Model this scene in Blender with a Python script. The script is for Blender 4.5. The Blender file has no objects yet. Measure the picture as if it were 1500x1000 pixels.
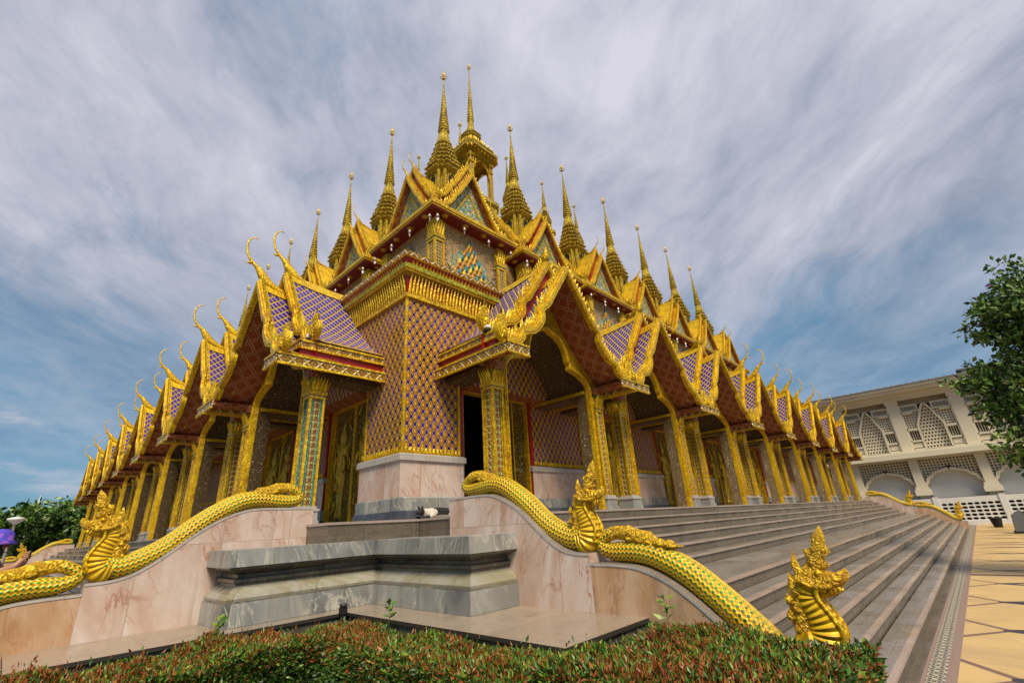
import bpy, math, random
import numpy as np
from mathutils import Vector, Matrix
from mathutils.geometry import delaunay_2d_cdt

S = 0.5            # metres per layout unit (applied to everything at the end)
GZ = 3.2           # eye height above the paving, in layout units
rnd = random.Random(7)
C = bpy.context.scene.collection
sc = bpy.context.scene

# ------------------------------------------------------------------ camera
yaw, pitch, roll = .81806, .38267, -.060451
F = Vector((math.sin(yaw)*math.cos(pitch), math.cos(yaw)*math.cos(pitch), math.sin(pitch)))
R0 = Vector((math.cos(yaw), -math.sin(yaw), 0)); U0 = R0.cross(F)
Rt = math.cos(roll)*R0 + math.sin(roll)*U0; Up = -math.sin(roll)*R0 + math.cos(roll)*U0
cam_d = bpy.data.cameras.new('camera'); cam = bpy.data.objects.new('camera', cam_d); C.objects.link(cam)
cam_d.sensor_width = 36; cam_d.sensor_fit = 'HORIZONTAL'; cam_d.lens = 36*664.37/1500
cam_d.clip_start = .05; cam_d.clip_end = 3000
m = Matrix((Rt, Up, -F)).transposed().to_4x4(); m.translation = Vector((0, 0, GZ*S)); cam.matrix_world = m
sc.camera = cam

# ------------------------------------------------------------------ light
SUN_EL, SUN_AZ = math.radians(52), math.radians(212)   # azimuth measured from +Y towards +X
sd = Vector((math.sin(SUN_AZ)*math.cos(SUN_EL), math.cos(SUN_AZ)*math.cos(SUN_EL), math.sin(SUN_EL)))
sl = bpy.data.lights.new('sun', 'SUN'); sl.energy = 3.1; sl.angle = math.radians(22); sl.color = (1, .90, .72)
so = bpy.data.objects.new('sun', sl); C.objects.link(so); so.rotation_euler = (-sd).to_track_quat('-Z', 'Y').to_euler()
sc.view_settings.view_transform = 'Standard'; sc.view_settings.look = 'None'
sc.view_settings.exposure = 0.55; sc.view_settings.gamma = 1
W = bpy.data.worlds.new("World"); sc.world = W; W.use_nodes = True
W.cycles.sampling_method = 'AUTOMATIC'

# ------------------------------------------------------------------ node helpers
class E:
    """a value socket with arithmetic"""
    def __init__(s, nt, k): s.nt = nt; s.k = k
    def _m(s, op, *a):
        n = s.nt.nodes.new('ShaderNodeMath'); n.operation = op
        for i, x in enumerate((s,)+a):
            if isinstance(x, E): s.nt.links.new(x.k, n.inputs[i])
            else: n.inputs[i].default_value = x
        return E(s.nt, n.outputs[0])
    def __add__(s, o): return s._m('ADD', o)
    __radd__ = __add__
    def __sub__(s, o): return s._m('SUBTRACT', o)
    def __rsub__(s, o): return (s*-1)+o
    def __mul__(s, o): return s._m('MULTIPLY', o)
    __rmul__ = __mul__
    def __truediv__(s, o): return s._m('DIVIDE', o)
    def cos(s): return (s*6.283185)._m('COSINE')
    def sin(s): return (s*6.283185)._m('SINE')
    def abs(s): return s._m('ABSOLUTE')
    def fract(s): return s._m('FRACT')
    def floor(s): return s._m('FLOOR')
    def lt(s, o): return s._m('LESS_THAN', o)
    def gt(s, o): return s._m('GREATER_THAN', o)
    def min(s, o): return s._m('MINIMUM', o)
    def max(s, o): return s._m('MAXIMUM', o)
    def pw(s, o): return s._m('POWER', o)
    def clamp(s):
        r = s._m('ADD', 0.0); r.k.node.use_clamp = True; return r
    def ramp(s, a, b, lo=0., hi=1.):
        n = s.nt.nodes.new('ShaderNodeMapRange'); s.nt.links.new(s.k, n.inputs[0])
        n.inputs[1].default_value = a; n.inputs[2].default_value = b; n.inputs[3].default_value = lo; n.inputs[4].default_value = hi
        return E(s.nt, n.outputs[0])

class M:
    def __init__(s, name, tree=None):
        if tree is None:
            s.mat = bpy.data.materials.new(name); s.mat.use_nodes = True; s.nt = s.mat.node_tree
            s.b = s.nt.nodes['Principled BSDF']
        else: s.nt = tree
    def n(s, t): return s.nt.nodes.new(t)
    def uv(s):
        t = s.n('ShaderNodeTexCoord'); x = s.n('ShaderNodeSeparateXYZ'); s.nt.links.new(t.outputs['UV'], x.inputs[0])
        return E(s.nt, x.outputs[0]), E(s.nt, x.outputs[1])
    def uvv(s): return s.n('ShaderNodeTexCoord').outputs['UV']
    def pos(s):
        t = s.n('ShaderNodeTexCoord'); v = s.n('ShaderNodeVectorMath'); v.operation = 'SCALE'; v.inputs[3].default_value = 1/S
        s.nt.links.new(t.outputs['Object'], v.inputs[0]); return v.outputs[0]
    def gpos(s):
        t = s.n('ShaderNodeNewGeometry'); v = s.n('ShaderNodeVectorMath'); v.operation = 'SCALE'; v.inputs[3].default_value = 1/S
        s.nt.links.new(t.outputs['Position'], v.inputs[0]); return v.outputs[0]
    def sep(s, v):
        x = s.n('ShaderNodeSeparateXYZ'); s.nt.links.new(v, x.inputs[0]); return [E(s.nt, o) for o in x.outputs]
    def comb(s, *a):
        x = s.n('ShaderNodeCombineXYZ')
        for i, e in enumerate(a):
            if isinstance(e, E): s.nt.links.new(e.k, x.inputs[i])
            else: x.inputs[i].default_value = e
        return x.outputs[0]
    def noise(s, v, scale=5, detail=4, rough=.55, dist=0):
        x = s.n('ShaderNodeTexNoise'); s.nt.links.new(v, x.inputs['Vector'])
        x.inputs['Scale'].default_value = scale; x.inputs['Detail'].default_value = detail
        x.inputs['Roughness'].default_value = rough; x.inputs['Distortion'].default_value = dist
        return E(s.nt, x.outputs['Fac'])
    def vor(s, v, scale=5, feat='F1', out='Distance', rand=1):
        x = s.n('ShaderNodeTexVoronoi'); s.nt.links.new(v, x.inputs['Vector']); x.feature = feat
        x.inputs['Scale'].default_value = scale; x.inputs['Randomness'].default_value = rand
        if out == 'Color': return x.outputs['Color']
        return E(s.nt, x.outputs[out])
    def mix(s, f, a, b):
        x = s.n('ShaderNodeMix'); x.data_type = 'RGBA'
        if isinstance(f, E): s.nt.links.new(f.k, x.inputs[0])
        else: x.inputs[0].default_value = f
        for c, i in ((a, 6), (b, 7)):
            if isinstance(c, tuple): x.inputs[i].default_value = (*c, 1)
            else: s.nt.links.new(c, x.inputs[i])
        return x.outputs[2]
    def set(s, col=None, rough=.5, metal=0., bump=None, bs=.3, bd=.02, spec=None, coat=None):
        def put(nm, v):
            if isinstance(v, E): s.nt.links.new(v.k, s.b.inputs[nm])
            elif isinstance(v, tuple): s.b.inputs[nm].default_value = (*v, 1)
            elif isinstance(v, (int, float)): s.b.inputs[nm].default_value = v
            elif v is not None: s.nt.links.new(v, s.b.inputs[nm])
        put('Base Color', col); put('Roughness', rough); put('Metallic', metal)
        if spec is not None: put('Specular IOR Level', spec)
        if coat is not None: put('Coat Weight', coat)
        if bump is not None:
            x = s.n('ShaderNodeBump'); x.inputs['Strength'].default_value = bs; x.inputs['Distance'].default_value = bd
            s.nt.links.new(bump.k, x.inputs['Height']); s.nt.links.new(x.outputs[0], s.b.inputs['Normal'])
        return s.mat

# ------------------------------------------------------------------ sky
w = M('', W.node_tree); nt = W.node_tree
bg = nt.nodes['Background']; bg.inputs[1].default_value = .1
sky = nt.nodes.new('ShaderNodeTexSky'); sky.sky_type = 'NISHITA'; sky.sun_disc = False
sky.sun_elevation = SUN_EL; sky.sun_rotation = SUN_AZ; sky.air_density = 1.0; sky.dust_density = .6; sky.ozone_density = 2.5
tc = nt.nodes.new('ShaderNodeTexCoord')
dx, dy, dz = w.sep(tc.outputs['Generated'])
zz = (dz.max(0.0)+.30)
px, py = dx/zz, dy/zz
# bands of cloud run away from the viewer along the temple's diagonal
ca, sa = math.cos(math.radians(40)), math.sin(math.radians(40))
lu, lv = px*sa+py*ca, px*ca-py*sa
n0 = w.noise(w.comb(px, py, 0.0), 1.3, 3, .5)
wu, wv = lu+n0*.35, lv+n0*.45
n1 = w.noise(w.comb(wu*.62, wv*.95+wu*.1, 0.0), 1.25, 8, .58, .1)
n2 = w.noise(w.comb(wu*.55+7.3, wv*.9+2.1, 0.0), 1.9, 8, .60, .1)
n3 = w.noise(w.comb(wu*1.0+3.3, wv*1.9+5.1, 0.0), 3.2, 10, .66, .1)
cov = (n1*.9+n3*.26+dz*.20+dx*.13).ramp(.47, .70)
shade = (n2*.85+n3*.42+dz*.05).ramp(.48, .82)
ccol = w.mix(shade, (1.75, 2.1, 2.85), (4.7, 4.6, 5.25))
low = dz.ramp(.0, .46, .08, 1.)
blue = w.mix(.8, sky.outputs[0], (.26, 1.62, 2.75))
wisp = w.noise(w.comb(dx*3, dy*3, dz*16), 1.5, 7, .6).ramp(.55, .72)*dz.ramp(.02, .10, 0, .75)*dz.ramp(.18, .30, 1, 0)
skycol = w.mix((cov*low).max(wisp).clamp(), blue, w.mix(wisp, ccol, (4.3, 4.3, 4.7)))
nt.links.new(skycol, bg.inputs[0])

# ------------------------------------------------------------------ materials
GOLD, GOLDD, GOLDL = (.88, .60, .010), (.36, .17, .004), (.97, .72, .03)
def gold_mat(name, scale=9, depth=.05, a=GOLD, b=GOLDD, metal=.55, rough=.40, bs=.6, dist=1.6):
    """gilded carving: scroll-like relief with the darker ground coat and crevice shading painted into its grooves"""
    m = M(name); p = m.pos()
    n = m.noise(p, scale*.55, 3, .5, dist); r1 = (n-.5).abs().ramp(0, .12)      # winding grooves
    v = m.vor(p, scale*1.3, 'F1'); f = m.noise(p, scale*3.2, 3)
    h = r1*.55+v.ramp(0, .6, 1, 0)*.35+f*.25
    c = m.mix(h.ramp(.30, .75), b, a)  # darker grooves: ground coat plus painted shading
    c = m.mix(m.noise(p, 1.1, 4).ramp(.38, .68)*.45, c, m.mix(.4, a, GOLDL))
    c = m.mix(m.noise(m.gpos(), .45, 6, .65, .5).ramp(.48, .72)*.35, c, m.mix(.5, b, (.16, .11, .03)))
    return m.set(c, m.noise(p, 3, 3).ramp(.3, .7, rough-.08, rough+.14), metal, h, bs, depth)
MT = {}
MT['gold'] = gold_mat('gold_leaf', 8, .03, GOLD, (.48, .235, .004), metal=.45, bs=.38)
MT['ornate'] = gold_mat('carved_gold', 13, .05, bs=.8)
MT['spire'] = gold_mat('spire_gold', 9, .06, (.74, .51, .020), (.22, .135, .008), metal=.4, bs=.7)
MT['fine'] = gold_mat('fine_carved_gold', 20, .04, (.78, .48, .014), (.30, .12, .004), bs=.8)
def m_lattice():
    m = M('blue_and_gold_lattice'); u, v = m.uv()
    L = (u/.31).cos()+(v/.46).cos()*.85
    n = m.noise(m.pos(), 18, 3)
    Ln = L.abs()
    c = m.mix(n, (.56, .28, .012), (.34, .125, .007))                       # gold cell
    c = m.mix(Ln.gt(1.25), c, m.mix(n, (.20, .055, .008), (.40, .15, .012)))  # flower ring
    c = m.mix(Ln.gt(1.55), c, (.75, .44, .04))
    c = m.mix(Ln.lt(.36), c, m.mix(m.noise(m.pos(), .8, 2).ramp(.35, .65), (.010, .006, .055), (.045, .022, .38)))  # noise lightens the blue, painting a blue reflection into the colour
    c = m.mix((Ln-.45).abs().lt(.08), c, (.70, .44, .03))
    h = Ln.ramp(.3, .45)+Ln.ramp(1.2, 1.7)*.6
    return m.set(c, m.noise(m.pos(), 9, 2).ramp(.3, .7, .34, .6), .25, h+n*.3, .5, .02, spec=.2)
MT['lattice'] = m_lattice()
def m_tile():
    m = M('purple_glazed_roof_tiles'); u, v = m.uv()
    p, q = u/.30, v/.42
    a = ((p+q).fract()-.5).abs(); b = ((p-q).fract()-.5).abs()
    g = a.min(b)
    n = m.noise(m.pos(), 2.2, 3)
    cell = m.mix(n, (.022, .010, .27), (.075, .035, .40))
    k = ((p+q).floor()*.37+(p-q).floor()*.61).sin().ramp(-1, 1)
    cell = m.mix(k*.5, cell, (.025, .012, .18))
    c = m.mix(g.lt(.105), cell, (.72, .46, .03))
    return m.set(c, m.noise(m.pos(), 6).ramp(.3, .7, .3, .5), .15, g.ramp(.0, .2, 1, 0), .8, .04)
MT['tile'] = m_tile()
def m_fascia():
    m = M('mirror_fretwork_fascia'); u, v = m.uv()
    p, q = u/.42, v/.42
    a = ((p+q).fract()-.5).abs(); b = ((p-q).fract()-.5).abs()
    g = a.min(b)
    n = m.noise(m.pos(), 20, 2)
    cell = m.mix(n.gt(.55), (.20, .09, .008), (.52, .30, .03))
    c = m.mix(g.lt(.075), cell, (.72, .68, .46))
    c = m.mix((a.max(b)).lt(.14), c, (.66, .40, .04))
    return m.set(c, .35, .2, g.ramp(0, .15, 1, 0), .8, .03)
MT['fascia'] = m_fascia()
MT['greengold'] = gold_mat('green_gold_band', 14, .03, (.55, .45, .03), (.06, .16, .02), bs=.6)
def m_soffit():
    m = M('brown_stencilled_soffit'); u, v = m.uv()
    p, q = u/.62, v/.62
    a = ((p+q).fract()-.5).abs(); b = ((p-q).fract()-.5).abs()
    g = a.min(b); g2 = (g-.10).abs()
    n = m.noise(m.pos(), 24, 2)
    c = m.mix(n, (.30, .075, .018), (.20, .048, .011))
    c = m.mix(g2.lt(.016)*n.gt(.40), c, (.60, .46, .30))
    c = m.mix((a.max(b)).lt(.04), c, (.45, .25, .08))
    return m.set(c, .6, 0, spec=.15)
MT['soffit'] = m_soffit()
def m_mirror():
    m = M('dark_mirror_mosaic'); p = m.pos()
    col = m.vor(p, 24, out='Color'); r, g, b = m.sep(col)
    c = m.mix(r.ramp(.4, .9), (.12, .072, .028), (.22, .14, .055))
    c = m.mix(b.gt(.975), c, (.5, .46, .38))  # scattered pale cells put the mirror sparkle into the colour
    e = m.vor(p, 24, 'DISTANCE_TO_EDGE')
    c = m.mix(e.lt(.05), c, (.06, .045, .02))
    return m.set(c, r.ramp(0, 1, .2, .5), .4, (g+r)*e.ramp(0, .1), .55, .03)
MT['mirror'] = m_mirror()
def m_panel():
    m = M('teal_and_gold_mosaic_panel'); u, v = m.uv()
    L = (u/.16).cos()+(v/.21).cos()
    n = m.noise(m.pos(), 30, 2)
    c = m.mix(n.gt(.56), (.022, .03, .022), (.045, .13, .11))
    c = m.mix(L.abs().lt(.40), c, (.62, .40, .04))
    c = m.mix(L.gt(1.2), c, (.62, .50, .20))
    c = m.mix(L.lt(-1.35), c, (.40, .08, .03))
    return m.set(c, .3, .2, L.abs().ramp(.2, .6, 1, 0), .7, .02)
MT['panel'] = m_panel()
def m_teal():
    m = M('teal_mosaic'); p = m.pos(); r, g, b = m.sep(m.vor(p, 22, out='Color'))
    return m.set(m.mix(r.gt(.6), (.01, .20, .24), (.04, .36, .37)), .25, .1, g, .5, .02)
MT['teal'] = m_teal()
def m_pedim():
    m = M('blue_and_gold_pediment_mosaic'); p = m.pos(); r, g, b = m.sep(m.vor(p, 9, out='Color'))
    e = m.vor(p, 9, 'DISTANCE_TO_EDGE'); n = m.noise(p, 3.2, 4, dist=2.5)
    c = m.mix(r.gt(.86), m.mix(b, (.008, .20, .30), (.012, .34, .36)), (.55, .60, .50))
    c = m.mix(g.gt(.78), c, (.03, .09, .03))
    c = m.mix((n-.5).abs().lt(.034), c, (.78, .46, .02))
    return m.set(c, .4, .1, e*(g+.3), .5, .03, spec=.25)
MT['pediment'] = m_pedim()
def m_flame():
    m = M('orange_and_blue_mosaic'); u, v = m.uv()
    L = (u/.30+(v/.5).sin()*.2).cos()+(v/.24).cos()
    r, g, b = m.sep(m.vor(m.pos(), 12, out='Color'))
    c = m.mix(r.gt(.5), (.02, .30, .45), (.02, .14, .30))
    c = m.mix(L.gt(-.1), c, (.72, .30, .02)); c = m.mix(L.gt(.8), c, (.80, .52, .06))
    return m.set(c, .3, .15, L, .25, .02)
MT['flame'] = m_flame()
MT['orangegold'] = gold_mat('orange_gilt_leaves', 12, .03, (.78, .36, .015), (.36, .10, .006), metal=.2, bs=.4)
def m_wallmos():
    m = M('brown_and_white_mirror_mosaic'); p = m.pos(); r, g, b = m.sep(m.vor(p, 8, out='Color'))
    n = m.noise(p, 2.6, 4, dist=3)
    c = m.mix(r, (.24, .11, .015), (.46, .26, .03))
    c = m.mix((n-.5).abs().lt(.022), c, (.60, .52, .38))
    return m.set(c, .4, .15, n, .5, .04)
MT['wallmos'] = m_wallmos()
def marble(name, base, vein, dark, scale=.8, tile=(1.6, 1.2), vein_amt=.5, joint=(.25, .22, .19)):
    m = M(name); p = m.pos(); u, v = m.uv()
    tu, tv = (u/tile[0]).floor(), (v/tile[1]).floor()
    off = m.comb(tu*3.7+tv*1.3, tv*5.1, tu*2.2)
    vm = m.n('ShaderNodeVectorMath'); vm.operation = 'ADD'; m.nt.links.new(p, vm.inputs[0]); m.nt.links.new(off, vm.inputs[1])
    q = vm.outputs[0]
    qx, qy, qz = m.sep(q); q2 = m.comb((qx+qy)*.9+qz*.35, qy*.6, qz*.38)
    n = m.noise(q2, scale*1.3, 7, .62, .35); n2 = m.noise(q2, scale*1.7, 9, .6, .7); n3 = m.noise(p, .5, 4)
    c = m.mix(n.ramp(.38, .62), base, vein)
    c = m.mix((n2-.5).abs().ramp(0, .022, vein_amt+.3, 0)*m.noise(p, .8, 3).ramp(.35, .6), c, dark)
    c = m.mix((n3.ramp(.55, .75))*.45, c, m.mix(.5, dark, vein))
    tr = (tu*12.9898+tv*78.233).sin()._m('MULTIPLY', 43758.5453).fract()
    px_, py_, pz_ = m.sep(m.gpos()); stn = m.noise(m.comb((px_+py_)*2.6, (px_-py_)*2.6, pz_*.28), 1.0, 5, .65).ramp(.54, .74)
    c = m.mix(stn*.5, c, m.mix(.25, (.10, .075, .045), base))
    c = m.mix(tr*.34, c, m.mix(.5, dark, vein)); c = m.mix(m.noise(q2, .9, 5, .7, .3).ramp(.5, .7)*.45, c, m.mix(.35, dark, base))
    ju, jv = ((u/tile[0]).fract()-.5).abs(), ((v/tile[1]).fract()-.5).abs()
    j = ju.gt(.5-.010/tile[0]).max(jv.gt(.5-.010/tile[1]))
    c = m.mix(j*.55, c, joint)
    return m.set(c, n2.ramp(.3, .7, .18, .34), 0, j*-1+n2*.05, .4, .02)
MT['pink'] = marble('pink_marble', (.50, .34, .25), (.66, .55, .48), (.36, .14, .08), .9, (1.5, 2.4), .6, (.32, .19, .13))
MT['orange'] = marble('salmon_marble', (.50, .29, .15), (.58, .41, .27), (.30, .12, .05), 1.3, (1.35, 6), .6, (.4, .22, .14))
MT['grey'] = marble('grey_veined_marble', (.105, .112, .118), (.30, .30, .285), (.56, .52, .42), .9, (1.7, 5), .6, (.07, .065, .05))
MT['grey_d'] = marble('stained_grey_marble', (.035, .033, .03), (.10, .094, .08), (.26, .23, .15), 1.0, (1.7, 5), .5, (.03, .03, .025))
MT['yellowed'] = marble('yellowed_marble', (.27, .24, .145), (.38, .36, .30), (.16, .115, .04), .9, (1.7, 5), .6, (.1, .09, .06))
MT['bluegrey'] = marble('dark_blue_stone', (.035, .045, .07), (.07, .08, .11), (.2, .2, .2), .9, (1.2, 3), .35, (.01, .01, .012))
MT['white_m'] = marble('pale_marble', (.50, .45, .40), (.42, .38, .34), (.3, .24, .2), 1, (1.4, 4), .3)
def granite(name, a, b, wet=.35, tile=(1.6, .6), joint=.5, streak=True):
    m = M(name); p = m.pos(); u, v = m.uv()
    s1 = m.noise(p, 38, 2); s2 = m.noise(p, .55, 5, .6, .8); s3 = m.noise(p, 1.7, 5, .6, .5)
    c = m.mix(s1.ramp(.35, .65), a, b)
    tu, tv = (u/tile[0]).floor(), (v/tile[1]).floor()
    tr = (tu*12.9898+tv*78.233).sin()._m('MULTIPLY', 4375.5453).fract()
    c = m.mix(tr*.35, c, tuple(x*.62 for x in a))
    c = m.mix(s3.ramp(.52, .72)*.5, c, tuple(x*.5 for x in a))
    if streak: c = m.mix(m.noise(p, .9, 6, .7, 1.).ramp(.60, .72)*.55, c, (.20, .12, .03))
    j = ((u/tile[0]).fract()-.5).abs().gt(.5-.012/tile[0]).max(((v/tile[1]).fract()-.5).abs().gt(.5-.006/tile[1]))
    c = m.mix(j*joint, c, tuple(x*.35 for x in a))
    return m.set(c, s2.ramp(.38, .62, .12, .12+wet), 0, s1, .08, .01)
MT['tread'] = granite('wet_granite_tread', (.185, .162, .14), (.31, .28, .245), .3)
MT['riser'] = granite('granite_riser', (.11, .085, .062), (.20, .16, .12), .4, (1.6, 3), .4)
MT['nosing'] = granite('granite_nosing', (.36, .27, .22), (.46, .36, .30), .3, (1.6, 3), .3, False)
MT['slab'] = granite('polished_brown_granite', (.29, .22, .155), (.41, .32, .235), .22, (2.1, 2.1), .3)
MT['dark'] = M('dark_stone_edge').set((.035, .028, .022), .5)
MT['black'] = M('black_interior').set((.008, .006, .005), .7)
m = M('red_lacquer'); MT['red'] = m.set(m.mix(m.noise(m.pos(), 2, 4), (.34, .008, .008), (.23, .006, .006)), .38)
m = M('red_brown_soffit'); MT['redsoff'] = m.set(m.mix(m.noise(m.pos(), 3, 4), (.21, .018, .012), (.13, .014, .01)), .5)
m = M('white_metal'); MT['white'] = m.set((.75, .74, .72), .3)
m = M('silver_metal'); MT['silver'] = m.set((.5, .47, .42), .35, .6)
def m_naga():
    m = M('gold_scales_with_green_glass'); u, v = m.uv()
    wob = m.noise(m.pos(), 5, 3); L = ((u+wob*.02)/.09).cos()+((v+wob*.016)/.085).cos()+(m.noise(m.gpos(), 9, 3)-.5)*1.1
    n = m.noise(m.pos(), 14, 3)
    c = m.mix(n, (.88, .60, .012), (.68, .38, .008))
    c = m.mix((v.abs().lt(.27))*L.gt(.78), c, m.mix(m.noise(m.pos(), 1.5, 2).ramp(.45, .55), (.02, .22, .02), (.010, .05, .016)))
    c = m.mix((v.abs().lt(.28))*L.lt(-.75), c, (.46, .24, .006)); c = m.mix(m.noise(m.gpos(), 1.4, 6, .7).ramp(.52, .72)*.45, c, (.34, .22, .02))
    return m.set(c, .44, .10, L.ramp(-1.6, 1.2, 1, 0)*.6+n*.6, .5, .03)
MT['naga'] = m_naga()
m = M('ribbed_gold'); u, v = m.uv(); st_ = (u/.075).sin(); nn_ = m.noise(m.pos(), 8, 3)
MT['ribs'] = m.set(m.mix(st_.ramp(-1, -.3), (.42, .20, .004), m.mix(nn_, (.90, .58, .012), (.74, .44, .008))), .4, .2, st_+nn_*.4, .6, .03)
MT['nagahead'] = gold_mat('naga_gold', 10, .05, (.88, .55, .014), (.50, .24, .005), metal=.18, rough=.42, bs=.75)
def m_doorpan():
    m = M('dark_carved_gilt_door'); p = m.pos(); n = m.noise(p, 3.6, 4, .5, 3.5); r, g, b = m.sep(m.vor(p, 26, out='Color'))
    c = m.mix((n-.5).abs().ramp(0, .09), (.46, .29, .02), (.085, .05, .010))
    c = m.mix(r.gt(.93), c, (.6, .55, .4))  # pale flecks: sparkle painted on the carving
    return m.set(c, .32, .45, (n-.5).abs()*-6, .8, .06)
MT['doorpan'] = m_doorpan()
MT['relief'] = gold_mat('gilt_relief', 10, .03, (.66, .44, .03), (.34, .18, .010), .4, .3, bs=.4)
def m_col(name, a, b, rough=.6, sc_=2.5, spec=None):
    m = M(name); n = m.noise(m.pos(), sc_, 4); return m.set(m.mix(n, a, b), rough, spec=spec)
MT['cream'] = m_col('cream_render', (.72, .63, .46), (.62, .54, .40), .8, .35)
MT['creamw'] = m_col('off_white_render', (.74, .71, .65), (.66, .63, .58), .8, .5)
MT['creamd'] = m_col('dark_grey_fill', (.13, .12, .11), (.10, .09, .085), .7)  # flat dark grey behind the grilles and in the top slots
MT['roofgrey'] = m_col('grey_roof_sheet', (.16, .16, .17), (.11, .11, .12), .7)

# ------------------------------------------------------------------ mesh builder
def empty(name, loc=(0, 0, 0), rz=0, parent=None):
    o = bpy.data.objects.new(name, None); C.objects.link(o); o.location = loc; o.rotation_euler = (0, 0, rz); o.parent = parent; o.empty_display_size = .2
    return o
def tag(o, label=None, cat=None, group=None, kind=None):
    if label: o['label'] = label
    if cat: o['category'] = cat
    if group: o['group'] = group
    if kind: o['kind'] = kind
    return o
def copy_tree(o, parent=None):
    c = o.copy(); C.objects.link(c); c.parent = parent
    for ch in o.children: copy_tree(ch, c)
    return c

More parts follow.
